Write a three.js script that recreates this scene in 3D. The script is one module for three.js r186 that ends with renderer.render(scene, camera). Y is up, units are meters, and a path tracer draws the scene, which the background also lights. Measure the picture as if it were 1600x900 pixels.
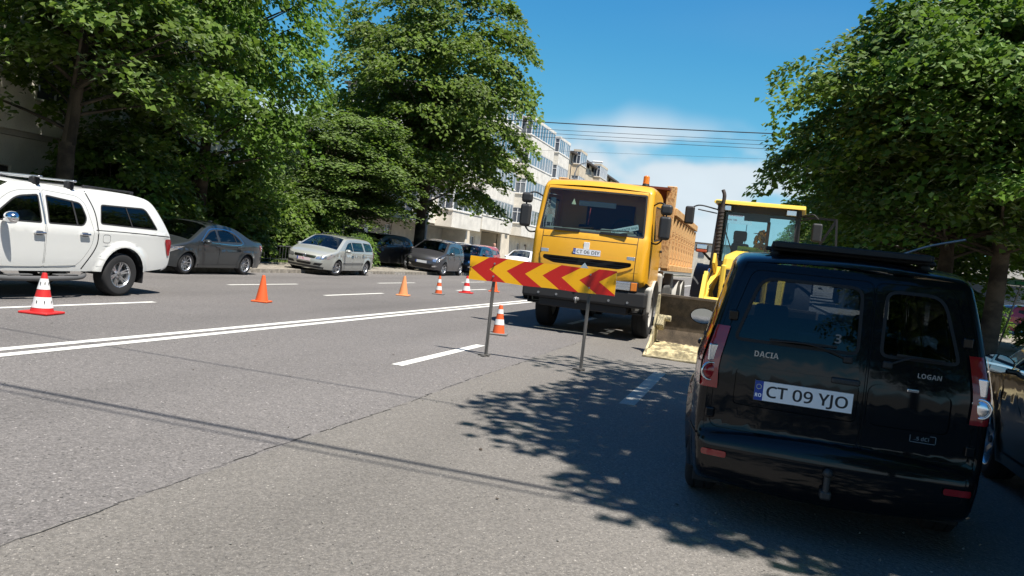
import * as THREE from 'three';
import { mergeGeometries, mergeVertices } from 'three/addons/utils/BufferGeometryUtils.js';
import { RoundedBoxGeometry } from 'three/addons/geometries/RoundedBoxGeometry.js';
import { TessellateModifier } from 'three/addons/modifiers/TessellateModifier.js';
import { MarchingCubes } from 'three/addons/objects/MarchingCubes.js';
import { TextGeometry } from 'three/addons/geometries/TextGeometry.js';
import { FontLoader } from 'three/addons/loaders/FontLoader.js';

const font = await new FontLoader().loadAsync('fonts/droid/droid_sans_bold.typeface.json');
const scene = new THREE.Scene();
const D = Math.PI / 180;

// ---------- camera: a phone held about chest high, tilted a little ----------
const camera = new THREE.PerspectiveCamera(38.05, 16 / 9, 0.1, 3000);
camera.position.set(0, 1.42, 0);
camera.rotation.order = 'YXZ';
camera.rotation.set(-2.464 * D, 16.267 * D, 6.3 * D);

// ---------- random and noise ----------
function rng(seed) { let a = seed >>> 0; return () => { a = (a + 0x6D2B79F5) | 0; let t = Math.imul(a ^ (a >>> 15), 1 | a); t = (t + Math.imul(t ^ (t >>> 7), 61 | t)) ^ t; return ((t ^ (t >>> 14)) >>> 0) / 4294967296; }; }
function hash2(x, y, s) { let h = Math.imul(x, 374761393) ^ Math.imul(y, 668265263) ^ Math.imul(s, 974634777); h = Math.imul(h ^ (h >>> 13), 1274126177); return ((h ^ (h >>> 16)) >>> 0) / 4294967296; }
function vnoise(x, y, per, s) { // value noise, periodic in per cells
  const xi = Math.floor(x), yi = Math.floor(y), fx = x - xi, fy = y - yi, m = (v) => per ? ((v % per) + per) % per : v;
  const u = fx * fx * (3 - 2 * fx), v = fy * fy * (3 - 2 * fy);
  const a = hash2(m(xi), m(yi), s), b = hash2(m(xi + 1), m(yi), s), c = hash2(m(xi), m(yi + 1), s), d = hash2(m(xi + 1), m(yi + 1), s);
  return a + (b - a) * u + (c - a) * v + (a - b - c + d) * u * v;
}
function fbm(x, y, oct, per, s) { let r = 0, a = 0.5, n = 0; for (let i = 0; i < oct; i++) { r += a * vnoise(x, y, per, s + i * 17); n += a; x *= 2; y *= 2; per *= 2; a *= 0.5; } return r / n; }
const clamp = (x, a = 0, b = 1) => Math.min(b, Math.max(a, x));
const sstep = (a, b, x) => { x = clamp((x - a) / (b - a)); return x * x * (3 - 2 * x); };
const mix = (a, b, t) => a + (b - a) * t;

// ---------- sky ----------
{
  const w = 2048, h = 1024, data = new Float32Array(w * h * 4);
  for (let j = 0; j < h; j++) {
    const el = ((j + 0.5) / h - 0.5) * Math.PI, e = Math.max(0, el) / D;
    for (let i = 0; i < w; i++) {
      const az = (i + 0.5) / w * 360;
      const t = 1 - Math.exp(-Math.pow(e / 12.5, 1.5)), tr = 1 - Math.exp(-Math.pow(e / 7.5, 1.3)), deep = mix(1, 0.6, sstep(25, 75, e));
      let r = mix(0.26, 0.024, tr) * deep, g = mix(0.45, 0.120, t) * deep, b = mix(0.55, 0.345, t) * deep;
      // low bank of fair-weather cloud, thinning upwards
      const n = fbm(az / 6, e / 2.6, 6, 60, 5), n2 = fbm(az / 22.5 + 3, e / 9 + 7, 4, 16, 91);
      const top = 5.5 + 5.5 * fbm(az / 7.5, 0.5, 3, 48, 33);
      let c = sstep(0.40, 0.66, n + 0.15 * sstep(top + 2, top - 3, e)) * sstep(top + 1.2, top - 1.6, e) * 0.85;
      c = Math.max(c, 0.16 * sstep(0.5, 0.8, n2) * sstep(20, 6, e));
      const k = 0.42 + 0.14 * n;
      r = mix(r, k * 0.93, c); g = mix(g, k * 1.0, c); b = mix(b, k * 1.06, c);
      if (el < 0) { const f = clamp(-el / D / 3); r = mix(r, 0.10, f); g = mix(g, 0.10, f); b = mix(b, 0.095, f); }
      const o = (j * w + i) * 4; data[o] = r; data[o + 1] = g; data[o + 2] = b; data[o + 3] = 1;
    }
  }
  const t = new THREE.DataTexture(data, w, h, THREE.RGBAFormat, THREE.FloatType);
  t.mapping = THREE.EquirectangularReflectionMapping; t.magFilter = t.minFilter = THREE.LinearFilter; t.wrapS = THREE.RepeatWrapping; t.needsUpdate = true;
  scene.background = t; scene.environment = t;
}
// ---------- sun: high summer noon, from the right and a little behind ----------
const SUN = new THREE.Vector3(0.36, 0.905, 0.225).normalize();
const sun = new THREE.DirectionalLight(new THREE.Color(1, 0.945, 0.86), 5.0);
sun.position.copy(SUN).multiplyScalar(120).add(new THREE.Vector3(-6, 0, -30)); sun.target.position.set(-6, 0, -30);
sun.castShadow = true; sun.shadow.mapSize.set(4096, 4096);
Object.assign(sun.shadow.camera, { left: -90, right: 90, top: 90, bottom: -90, near: 1, far: 300 });
scene.add(sun, sun.target);

const renderer = new THREE.WebGLRenderer({ antialias: true });
renderer.toneMapping = THREE.LinearToneMapping;
renderer.toneMappingExposure = 1.7;
renderer.shadowMap.enabled = true;

// ---------- helpers ----------
const used = {};
function numbered(n) { const k = used[n] = (used[n] ?? -1) + 1; return k ? `${n}_${String(k).padStart(3, '0')}` : n; }
const V = (x, y, z) => new THREE.Vector3(x, y, z);
function thing(name, label, category, [x, y, z] = [0, 0, 0], turn = 0, group) {
  const o = new THREE.Group(); o.name = numbered(name); o.position.set(x, y, z); o.rotation.order = 'YXZ'; o.rotation.y = turn;
  o.userData = { label, category }; if (group) o.userData.group = group; scene.add(o); return o;
}
function prep(g) { g = g.index ? g.toNonIndexed() : g; for (const k of Object.keys(g.attributes)) if (!['position', 'normal', 'uv'].includes(k)) g.deleteAttribute(k); if (!g.attributes.uv) g.setAttribute('uv', new THREE.BufferAttribute(new Float32Array(g.attributes.position.count * 2), 2)); if (!g.attributes.normal) g.computeVertexNormals(); return g; }
function mesh(name, geos, m, parent) {
  geos = Array.isArray(geos) ? geos : [geos];
  const g = geos.length > 1 ? mergeGeometries(geos.map(prep)) : geos[0];
  const o = new THREE.Mesh(g, m); o.castShadow = o.receiveShadow = true;
  if (parent) { o.name = name; parent.add(o); } else { o.name = numbered(name); scene.add(o); }
  return o;
}
function each(name, geos, m, parent) { for (const g of geos) mesh(name, g, m, parent); }
function struct(name, geos, m) { const o = mesh(name, geos, m); o.userData.kind = 'structure'; return o; }
function tag(o, label, category, group) { o.userData = { ...o.userData, label, category }; if (group) o.userData.group = group; return o; }
function copy(o, label, [x, y, z], turn) { const c = o.clone(); c.name = numbered(o.name.replace(/_\d{3}$/, '')); c.userData = { ...o.userData, label }; c.position.set(x, y, z); if (turn !== undefined) c.rotation.y = turn; scene.add(c); return c; }
function at(g, x = 0, y = 0, z = 0, rx = 0, ry = 0, rz = 0) { if (rx || ry || rz) g.applyMatrix4(new THREE.Matrix4().makeRotationFromEuler(new THREE.Euler(rx, ry, rz))); return g.translate(x, y, z); }
const box = (w, h, d, x, y, z, rx, ry, rz) => at(new THREE.BoxGeometry(w, h, d), x, y, z, rx, ry, rz);
const rbox = (w, h, d, r, x, y, z, rx, ry, rz) => at(new RoundedBoxGeometry(w, h, d, 2, Math.min(r, w / 2.01, h / 2.01, d / 2.01)), x, y, z, rx, ry, rz);
const cyl = (r0, r1, h, x, y, z, rx, ry, rz, n = 16) => at(new THREE.CylinderGeometry(r0, r1, h, n), x, y, z, rx, ry, rz);
function tube(pts, r, n = 24, m = 6) { return new THREE.TubeGeometry(new THREE.CatmullRomCurve3(pts.map((p) => V(...p)), false, 'centripetal'), n, r, m); }
function bar(a, b, w, h) { // square bar between two points
  const A = V(...a), B = V(...b), d = B.clone().sub(A), g = new THREE.BoxGeometry(w, h ?? w, d.length());
  const q = new THREE.Quaternion().setFromRotationMatrix(new THREE.Matrix4().lookAt(B, A, Math.abs(d.y) > 0.95 * d.length() ? V(1, 0, 0) : V(0, 1, 0)));
  return g.applyQuaternion(q).translate(...A.add(B).multiplyScalar(0.5).toArray());
}
function ext(pts, depth, bevel = 0) { // polygon in x,y pushed along z, centred
  const s = new THREE.Shape(pts.map((p) => new THREE.Vector2(...p)));
  const g = new THREE.ExtrudeGeometry(s, { depth: depth - 2 * bevel, bevelEnabled: bevel > 0, bevelThickness: bevel, bevelSize: bevel, bevelSegments: 2, bevelOffset: -bevel, steps: 1 });
  return g.translate(0, 0, -(depth - 2 * bevel) / 2);
}
const C = (r, g, b) => new THREE.Color().setRGB(r, g, b);
const std = (r, g, b, rough = 0.7, metal = 0, o = {}) => new THREE.MeshStandardMaterial({ color: C(r, g, b), roughness: rough, metalness: metal, ...o });
const paint = (r, g, b, o = {}) => new THREE.MeshPhysicalMaterial({ color: C(r, g, b), roughness: 0.42, metalness: 0.0, clearcoat: 1, clearcoatRoughness: 0.04, ...o });
const glass = (r, g, b) => new THREE.MeshPhysicalMaterial({ color: C(r, g, b), roughness: 0.02, transmission: 1, thickness: 0, ior: 1.5 });
// tiling grey noise as colour map: cells per tile, contrast, octaves
function noiseTex(n, cells, lo, hi, seed, { tint = [1, 1, 1], oct = 5, speck = 0, dark = 0, srgb = true, rep = 1, streak = 1, flecks = 0 } = {}) {
  const d = new Uint8Array(n * n * 4), R = rng(seed);
  for (let j = 0; j < n; j++) for (let i = 0; i < n; i++) {
    let v = mix(lo, hi, sstep(0.2, 0.8, fbm(i / n * cells, j / n * cells * streak, oct, cells, seed)));
    const q = R(); if (q < speck) v *= 1.25 + 0.5 * R(); else if (q > 1 - dark) v *= 0.4 + 0.4 * R();
    const o = (j * n + i) * 4; for (let k = 0; k < 3; k++) d[o + k] = clamp(v * tint[k]) * 255; d[o + 3] = 255;
  }
  for (let f = 0; f < flecks; f++) { // small stones and pits in the surface
    const cx = R() * n, cy = R() * n, a = 0.8 + 2.4 * R() * R(), b = a * (0.4 + 0.6 * R()), th = R() * 3.14, k = R() < 0.45 ? 1.2 + 0.35 * R() : 0.5 + 0.3 * R(), q = Math.ceil(a), ct = Math.cos(th), st = Math.sin(th);
    for (let y = -q; y <= q; y++) for (let x = -q; x <= q; x++) { const u = (x * ct + y * st) / a, v = (y * ct - x * st) / b; if (u * u + v * v > 1) continue; const o = (((Math.floor(cy + y) + n) % n) * n + (Math.floor(cx + x) + n) % n) * 4; for (let c = 0; c < 3; c++) d[o + c] = clamp(d[o + c] * k, 0, 255); }
  }
  const t = new THREE.DataTexture(d, n, n); t.wrapS = t.wrapT = THREE.RepeatWrapping; t.magFilter = THREE.LinearFilter; t.minFilter = THREE.LinearMipmapLinearFilter; t.generateMipmaps = true;
  if (srgb) t.colorSpace = THREE.SRGBColorSpace; t.repeat.set(rep, rep); t.needsUpdate = true; return t;
}
function canvasTex(w, h, draw) { const c = document.createElement('canvas'); c.width = w; c.height = h; draw(c.getContext('2d'), w, h); const t = new THREE.CanvasTexture(c); t.colorSpace = THREE.SRGBColorSpace; return t; }
// sheet in the xz plane with uv in metres
function sheet(x0, x1, z0, z1, y, nx = 1, nz = 1, f) {
  const g = new THREE.PlaneGeometry(x1 - x0, z1 - z0, nx, nz).rotateX(-Math.PI / 2).translate((x0 + x1) / 2, y, (z0 + z1) / 2), p = g.attributes.position, u = g.attributes.uv;
  for (let i = 0; i < p.count; i++) { if (f) p.setY(i, y + f(p.getX(i), p.getZ(i))); u.setXY(i, p.getX(i), p.getZ(i)); }
  g.computeVertexNormals(); return g;
}
function boxUV(g) { // uv in metres by face direction
  g = g.index ? g.toNonIndexed() : g; const p = g.attributes.position, n = g.attributes.normal, u = new Float32Array(p.count * 2);
  for (let i = 0; i < p.count; i++) { const a = Math.abs(n.getX(i)), b = Math.abs(n.getY(i)), c = Math.abs(n.getZ(i)); u[2 * i] = a > b && a > c ? p.getZ(i) : p.getX(i); u[2 * i + 1] = b > a && b > c ? p.getZ(i) : p.getY(i); }
  g.setAttribute('uv', new THREE.BufferAttribute(u, 2)); return g;
}
const M = {
  black: std(0.012, 0.012, 0.013, 0.6), rubber: std(0.018, 0.018, 0.019, 0.85), plastic: std(0.025, 0.026, 0.028, 0.55), greyPlastic: std(0.09, 0.09, 0.09, 0.6),
  chrome: std(0.75, 0.76, 0.78, 0.12, 1), alloy: std(0.62, 0.63, 0.65, 0.3, 0.9), steel: std(0.30, 0.30, 0.30, 0.5, 0.7), cloth: std(0.035, 0.037, 0.042, 0.95),
  clear: glass(0.86, 0.9, 0.88), tint: glass(0.34, 0.37, 0.38), dark: glass(0.10, 0.11, 0.13), lampGlass: glass(0.95, 0.95, 0.95), mirror: std(0.85, 0.87, 0.9, 0.03, 1),
  red: new THREE.MeshPhysicalMaterial({ color: C(0.30, 0.008, 0.012), roughness: 0.15, clearcoat: 1, clearcoatRoughness: 0.03 }), amber: new THREE.MeshPhysicalMaterial({ color: C(0.75, 0.22, 0.02), roughness: 0.2, clearcoat: 1 }),
  reflector: std(0.8, 0.8, 0.82, 0.18, 0.9), white: std(0.78, 0.78, 0.76, 0.5), wood: std(0.12, 0.09, 0.065, 0.9),
};
// ---------- car bodies: a side outline lofted across with rounded shoulders ----------
const tess = new TessellateModifier(0.13, 7);
function roundPoly(pts, r, n = 4) { // rounded polygon as list of [x,y]; a point may carry its own radius
  const out = [], N = pts.length;
  for (let i = 0; i < N; i++) {
    const a = pts[(i + N - 1) % N], b = pts[i], c = pts[(i + 1) % N], rr = b[2] ?? r;
    const la = Math.hypot(a[0] - b[0], a[1] - b[1]), lc = Math.hypot(c[0] - b[0], c[1] - b[1]), d = Math.min(rr, la * 0.45, lc * 0.45);
    const p = [b[0] + (a[0] - b[0]) / la * d, b[1] + (a[1] - b[1]) / la * d], q = [b[0] + (c[0] - b[0]) / lc * d, b[1] + (c[1] - b[1]) / lc * d];
    if (d < 0.004) { out.push([b[0], b[1]]); continue; }
    for (let k = 0; k <= n; k++) { const t = k / n; out.push([(1 - t) ** 2 * p[0] + 2 * t * (1 - t) * b[0] + t * t * q[0], (1 - t) ** 2 * p[1] + 2 * t * (1 - t) * b[1] + t * t * q[1]]); }
  }
  return out;
}
function area(p) { let s = 0; for (let i = 0; i < p.length; i++) { const a = p[i], b = p[(i + 1) % p.length]; s += a[0] * b[1] - b[0] * a[1]; } return s / 2; }
function inset(p, d) { // move every edge inwards
  const s = area(p) > 0 ? 1 : -1, N = p.length, out = [];
  for (let i = 0; i < N; i++) {
    const a = p[(i + N - 1) % N], b = p[i], c = p[(i + 1) % N];
    let ux = b[0] - a[0], uy = b[1] - a[1], vx = c[0] - b[0], vy = c[1] - b[1]; const lu = Math.hypot(ux, uy) || 1, lv = Math.hypot(vx, vy) || 1; ux /= lu; uy /= lu; vx /= lv; vy /= lv;
    let nx = -(uy + vy) * s, ny = (ux + vx) * s; const l = Math.hypot(nx, ny) || 1; nx /= l; ny /= l;
    const k = d / Math.max(0.5, nx * -uy * s + ny * ux * s); out.push([b[0] + nx * k, b[1] + ny * k]);
  }
  return out;
}
const shapeOf = (p, holes = []) => { const s = new THREE.Shape(p.map((q) => new THREE.Vector2(q[0], q[1]))); for (const h of holes) s.holes.push(new THREE.Path(h.map((q) => new THREE.Vector2(q[0], q[1])))); return s; };
// map a flat shape (a,b) through f(a,b) -> [x,y,z], normals from f
function mapShape(p, holes, f, edge = 0.13) {
  let g = new THREE.ShapeGeometry(shapeOf(p, holes)).toNonIndexed(); g.deleteAttribute('normal');
  g = (edge === 0.13 ? tess : new TessellateModifier(edge, 7)).modify(g);
  const q = g.attributes.position, nn = new Float32Array(q.count * 3), e = 0.004;
  for (let i = 0; i < q.count; i++) {
    const a = q.getX(i), b = q.getY(i), P = V(...f(a, b)), U = V(...f(a + e, b)).sub(V(...f(a - e, b))), W = V(...f(a, b + e)).sub(V(...f(a, b - e)));
    U.cross(W).normalize(); q.setXYZ(i, P.x, P.y, P.z); nn.set([U.x, U.y, U.z], i * 3);
  }
  g.setAttribute('normal', new THREE.BufferAttribute(nn, 3)); return g;
}
function flip(g) { const p = g.attributes; for (const k of Object.keys(p)) { const a = p[k], s = a.itemSize; for (let i = 0; i < a.count; i += 3) for (let c = 0; c < s; c++) { const t = a.array[(i + 1) * s + c]; a.array[(i + 1) * s + c] = a.array[(i + 2) * s + c]; a.array[(i + 2) * s + c] = t; } } return g; }

class Shell {
  constructor(o) {
    this.o = o; const T = o.top, cv = new THREE.CatmullRomCurve3(T.map((t) => V(t[0], t[1], 0)), false, 'centripetal'), n = o.n || 5, S = [];
    for (let i = 0; i < T.length - 1; i++) for (let k = 0; k < n; k++) S.push([i, k / n]);
    S.push([T.length - 2, 1]);
    this.rows = S.map(([i, t]) => {
      const u = (i + t) / (T.length - 1), p = cv.getPoint(u), d = cv.getTangent(u), nx = -d.y, ny = d.x;
      const r = mix(T[i][3] ?? o.r, T[i + 1][3] ?? o.r, t), c = mix(T[i][4] ?? 0.02, T[i + 1][4] ?? 0.02, t);
      return { x: p.x, y: p.y, nx, ny, r, c, sec: T[i][2], qx: p.x - nx * r, qy: p.y - ny * r };
    });
    const K = 5, Mx = 12; this.K = K; this.Mx = Mx; this.cols = 2 * (K + 1) + Mx + 1; // fillet, pillar break, span, pillar break, fillet
    const pos = [];
    for (const R of this.rows) {
      const Ws = this.W(R.qx, R.qy), rz = R.r * (o.rz ?? 1), Wt = Ws - rz, p = Math.min(0.45, (o.pillar ?? 0.07) / Wt), line = [];
      for (let k = 0; k <= K; k++) { const a = k / K * Math.PI / 2; line.push([R.qx + R.nx * R.r * Math.sin(a), R.qy + R.ny * R.r * Math.sin(a), Ws - rz * (1 - Math.cos(a))]); }
      const fs = []; for (let k = 0; k <= Mx; k++) fs.push((1 - p) * (1 - 2 * k / Mx));
      for (const f of fs) { const c = R.c * (1 - f * f); line.push([R.x + R.nx * c, R.y + R.ny * c, f * Wt]); }
      for (let k = K; k >= 0; k--) { const q = line[k]; line.push([q[0], q[1], -q[2]]); }
      pos.push(line);
    }
    this.pos = pos; const nc = pos[0].length; this.cols = nc;
    const arr = [], idx = []; for (const l of pos) for (const q of l) arr.push(...q);
    for (let i = 0; i < pos.length - 1; i++) for (let j = 0; j < nc - 1; j++) { const a = i * nc + j, b = a + 1, c = a + nc, d = c + 1; idx.push(a, c, b, b, c, d); }
    const g = new THREE.BufferGeometry(); g.setAttribute('position', new THREE.Float32BufferAttribute(arr, 3)); g.setIndex(idx); g.computeVertexNormals();
    const N = g.attributes.normal; // make the border to the side skins follow the side
    for (let i = 0; i < pos.length; i++) for (const [j, s] of [[0, 1], [nc - 1, -1]]) { const R = this.rows[i], m = this.wn(R.qx, R.qy, s); N.setXYZ(i * nc + j, m[0], m[1], m[2]); }
    this.grid = g;
  }
  W(x, y) {
    const o = this.o; let w = o.hw; const a = Math.max(0, (x - (o.xf - o.lf)) / o.lf), b = Math.max(0, ((o.xr + o.lr) - x) / o.lr);
    w -= o.tf * a * a + o.tr * b * b; const ym = o.ym ?? 0.6; if (y < ym) w -= (o.tuck ?? 0.04) * ((ym - y) / (ym - 0.2)) ** 2;
    if (o.crease) w += 0.012 * (sstep(o.crease - 0.06, o.crease, y) - sstep(o.crease, o.crease + 0.02, y));
    w -= (o.sh ?? 0.02) * sstep(o.belt - 0.08, o.belt + 0.02, y);
    if (y > o.belt) { const t = (y - o.belt) / (o.roof - o.belt); w -= o.tum * (0.8 * t + 0.2 * t * t); }
    for (const [ax, fl] of o.flare || []) { const d = Math.hypot(x - ax, y - o.wy); w += fl * sstep(o.Ra + 0.12, o.Ra + 0.02, d); }
    return w;
  }
  wn(x, y, s) { const e = 0.004, a = (this.W(x + e, y) - this.W(x - e, y)) / (2 * e), b = (this.W(x, y + e) - this.W(x, y - e)) / (2 * e), l = Math.hypot(a, b, 1); return [-a / l, -b / l, s / l]; }
  // part of the loft: section names, and which columns (all | glass | frame | edge)
  sec(names, cols = 'all') {
    const nc = this.cols, G = this.grid.attributes, pos = [], nor = [], L = this.K + 1, Rr = nc - 1 - (this.K + 1);
    for (let i = 0; i < this.rows.length - 1; i++) {
      if (!names.includes(this.rows[i].sec)) continue;
      for (let j = 0; j < nc - 1; j++) {
        const mid = j >= L && j < Rr; if (cols === 'glass' && !mid) continue; if (cols === 'frame' && mid) continue; if (cols === 'edge' && j >= this.K && j < nc - 1 - this.K) continue; if (cols === 'inner' && !(j >= this.K && j < nc - 1 - this.K)) continue;
        const a = i * nc + j, b = a + 1, c = a + nc, d = c + 1;
        for (const k of [a, c, b, b, c, d]) { pos.push(G.position.getX(k), G.position.getY(k), G.position.getZ(k)); nor.push(G.normal.getX(k), G.normal.getY(k), G.normal.getZ(k)); }
      }
    }
    const g = new THREE.BufferGeometry(); g.setAttribute('position', new THREE.Float32BufferAttribute(pos, 3)); g.setAttribute('normal', new THREE.Float32BufferAttribute(nor, 3)); g.setAttribute('uv', new THREE.Float32BufferAttribute(new Float32Array(pos.length / 3 * 2), 2)); return g;
  }
  outline() { // side outline: shoulders, then the sill with its wheel arches
    const o = this.o, p = this.rows.map((R) => [R.qx, R.qy]), s = o.sill;
    const b = []; for (const ax of [...o.axles].sort((a, c) => c - a)) { const a0 = Math.asin(clamp((s - o.wy) / o.Ra, -1, 1)); for (let k = 0; k <= 14; k++) { const a = a0 + (Math.PI - 2 * a0) * k / 14; b.push([ax + o.Ra * Math.cos(a), o.wy + o.Ra * Math.sin(a)]); } }
    return [...p, ...b];
  }
  skin(p, holes, side, off = 0, edge) { const g = mapShape(p, holes, (x, y) => { const n = off ? this.wn(x, y, side) : [0, 0, 0]; return [x + n[0] * off, y + n[1] * off, side * this.W(x, y) + n[2] * off]; }, edge); if (side < 0) { const n = g.attributes.normal; for (let i = 0; i < n.count; i++) n.setXYZ(i, -n.getX(i), -n.getY(i), -n.getZ(i)); flip(g); } return g; }
  // end faces: x of the nose (end=1) or tail (end=-1) at a given z,y
  endX(z, y, end) {
    const R = this.rows, az = Math.abs(z); let px = null, py = 0, best = null, bd = 1e9; const h = Math.floor(R.length / 2), i0 = end > 0 ? h : 0, i1 = end > 0 ? R.length : h + 1;
    for (let i = i0; i < i1; i++) {
      const a = R[i], Ws = this.W(a.qx, a.qy), rz = a.r * (this.o.rz ?? 1), Wt = Ws - rz; let d;
      if (az <= Wt) d = a.r + a.c * (1 - (az / Wt) ** 2); else { const u = clamp((az - Wt) / rz); d = a.r * Math.sqrt(1 - u * u); }
      const x = a.qx + a.nx * d, yy = a.qy + a.ny * d;
      if (px !== null && ((py <= y && yy >= y) || (py >= y && yy <= y)) && yy !== py) { const v = mix(px, x, (y - py) / (yy - py)); if (best === null || bd > 0 || (end > 0 ? v > best : v < best)) { best = v; bd = 0; } }
      else if (bd > 0 && Math.abs(yy - y) < bd) { bd = Math.max(1e-6, Math.abs(yy - y)); best = x; }
      px = x; py = yy;
    }
    return best;
  }
  end(p, holes, end, off = 0, edge) { const g = mapShape(p, holes, (z, y) => [this.endX(z, y, end) + off * end, y, z], edge); const n = g.attributes.normal; let s = 0; for (let i = 0; i < n.count; i++) s += n.getX(i); if (s * end < 0) for (let i = 0; i < n.count; i++) n.setXYZ(i, -n.getX(i), -n.getY(i), -n.getZ(i)); if (end > 0) flip(g); return g; }
  // ribbon along a side line (seam, moulding)
  strip(line, side, w, off) { const p = [], q = []; line.forEach((a, i) => { const b = line[Math.min(i + 1, line.length - 1)], c = line[Math.max(i - 1, 0)]; let dx = b[0] - c[0], dy = b[1] - c[1]; const l = Math.hypot(dx, dy); dx /= l; dy /= l; p.push([a[0] - dy * w / 2, a[1] + dx * w / 2]); q.unshift([a[0] + dy * w / 2, a[1] - dx * w / 2]); }); return this.skin([...p, ...q], [], side, off); }
}
function fineLine(pts, n = 6) { const c = new THREE.CatmullRomCurve3(pts.map((p) => V(p[0], p[1], 0)), false, 'centripetal'); return c.getPoints(pts.length * n).map((p) => [p.x, p.y]); }

// wheel with its axis along z, outer face towards +z (s=1) or -z
function wheel(parent, x, y, z, s, R, w, rimR, style, turn = 0) {
  const g = new THREE.Group(); g.name = 'wheel'; g.position.set(x, y, z); g.rotation.y = turn; parent.add(g);
  const pr = [[rimR - 0.01, -w * 0.42], [rimR + 0.012, -w / 2], [R * 0.86, -w * 0.52], [R - 0.025, -w * 0.47], [R - 0.004, -w * 0.38], [R, -w * 0.2], [R - 0.008, -w * 0.19], [R - 0.008, -w * 0.15], [R, -w * 0.14], [R, w * 0.14], [R - 0.008, w * 0.15], [R - 0.008, w * 0.19], [R, w * 0.2], [R - 0.004, w * 0.38], [R - 0.025, w * 0.47], [R * 0.86, w * 0.52], [rimR + 0.012, w / 2], [rimR - 0.01, w * 0.42]];
  mesh('tyre', new THREE.LatheGeometry(pr.map((p) => new THREE.Vector2(...p)), 40).rotateX(Math.PI / 2), M.rubber, g);
  const rim = [], out = s * w * 0.40;
  const lp = [[rimR * 0.97, -w * 0.4], [rimR * 0.93, -w * 0.1], [rimR * 0.95, w * 0.34], [rimR + 0.012, w * 0.44], [rimR + 0.014, w * 0.46], [rimR - 0.006, w * 0.46], [rimR * 0.93, w * 0.32], [rimR * 0.9, -w * 0.1]];
  const bar = new THREE.LatheGeometry(lp.map((p) => new THREE.Vector2(p[0], p[1] * s)), 36).rotateX(Math.PI / 2); rim.push(bar);
  const n = style.n, tw = style.twin || 0;
  for (let i = 0; i < n; i++) for (const k of tw ? [-1, 1] : [0]) {
    const a = (i / n) * Math.PI * 2 + 0.2 + k * tw, L = rimR * 0.80, sp = new THREE.BoxGeometry(style.w, L, 0.028), q = sp.attributes.position;
    for (let v = 0; v < q.count; v++) { const t = q.getY(v) / L + 0.5; q.setX(v, q.getX(v) * mix(style.t ?? 1.25, 0.85, t)); q.setZ(v, q.getZ(v) - s * 0.03 * (1 - t) * (1 - t) ); }
    sp.translate(0, rimR * 0.17 + L / 2, out - s * 0.03).rotateZ(a); sp.computeVertexNormals(); rim.push(sp);
  }
  rim.push(new THREE.CylinderGeometry(rimR * 0.24, rimR * 0.28, 0.03, 20).rotateX(Math.PI / 2 * s).translate(0, 0, out - s * 0.035));
  mesh('rim', rim, style.mat || M.alloy, g);
  mesh('brake_disc', new THREE.CylinderGeometry(rimR * 0.72, rimR * 0.72, 0.03, 24).rotateX(Math.PI / 2).translate(0, 0, s * w * 0.05), M.steel, g);
  mesh('hub_cap', new THREE.CylinderGeometry(rimR * 0.13, rimR * 0.15, 0.02, 16).rotateX(Math.PI / 2 * s).translate(0, 0, out - s * 0.014), M.greyPlastic, g);
  return g;
}
function plateTex(text, o = {}) {
  return canvasTex(520, 112, (c, w, h) => {
    c.fillStyle = '#e9ebee'; c.fillRect(0, 0, w, h); c.fillStyle = '#1b3f9c'; c.fillRect(0, 0, 48, h); c.fillStyle = '#f2e9a0';
    if (o.stars !== false) for (let i = 0; i < 12; i++) { c.beginPath(); c.arc(24 + 13 * Math.cos(i * Math.PI / 6), 34 + 13 * Math.sin(i * Math.PI / 6), 2.2, 0, 7); c.fill(); }
    c.fillStyle = '#fff'; c.font = 'bold 28px sans-serif'; c.textAlign = 'center'; c.fillText('RO', 24, 92);
    c.fillStyle = o.ink || '#11131c'; c.font = `${o.bold ?? ''} ${o.size || 86}px sans-serif`; c.textAlign = 'left'; c.textBaseline = 'alphabetic';
    const m = c.measureText(text).width, W = w - 48 - 34; c.save(); c.translate(62, 87); c.scale(W / m, 1); c.lineWidth = 3; c.strokeStyle = c.fillStyle; c.strokeText(text, 0, 0); c.fillText(text, 0, 0); c.restore();
    c.strokeStyle = '#555'; c.lineWidth = 2; c.strokeRect(1, 1, w - 2, h - 2);
  });
}
function plate(parent, tex, x, y, z, ry, w = 0.52, h = 0.112, rz = 0) {
  const g = new THREE.BoxGeometry(w, h, 0.006), o = mesh('number_plate', at(g, 0, 0, 0), [M.white, M.white, M.white, M.white, new THREE.MeshStandardMaterial({ map: tex, roughness: 0.35 }), M.white], parent);
  o.position.set(x, y, z); o.rotation.set(0, ry, rz); return o;
}
function seat(x, z, y = 0.35) { return [rbox(0.5, 0.16, 0.5, 0.05, x, y + 0.08, z), rbox(0.14, 0.62, 0.48, 0.05, x - 0.28, y + 0.42, z, 0, 0, 0.2), rbox(0.1, 0.18, 0.26, 0.04, x - 0.38, y + 0.82, z, 0, 0, 0.2)]; }

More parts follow.
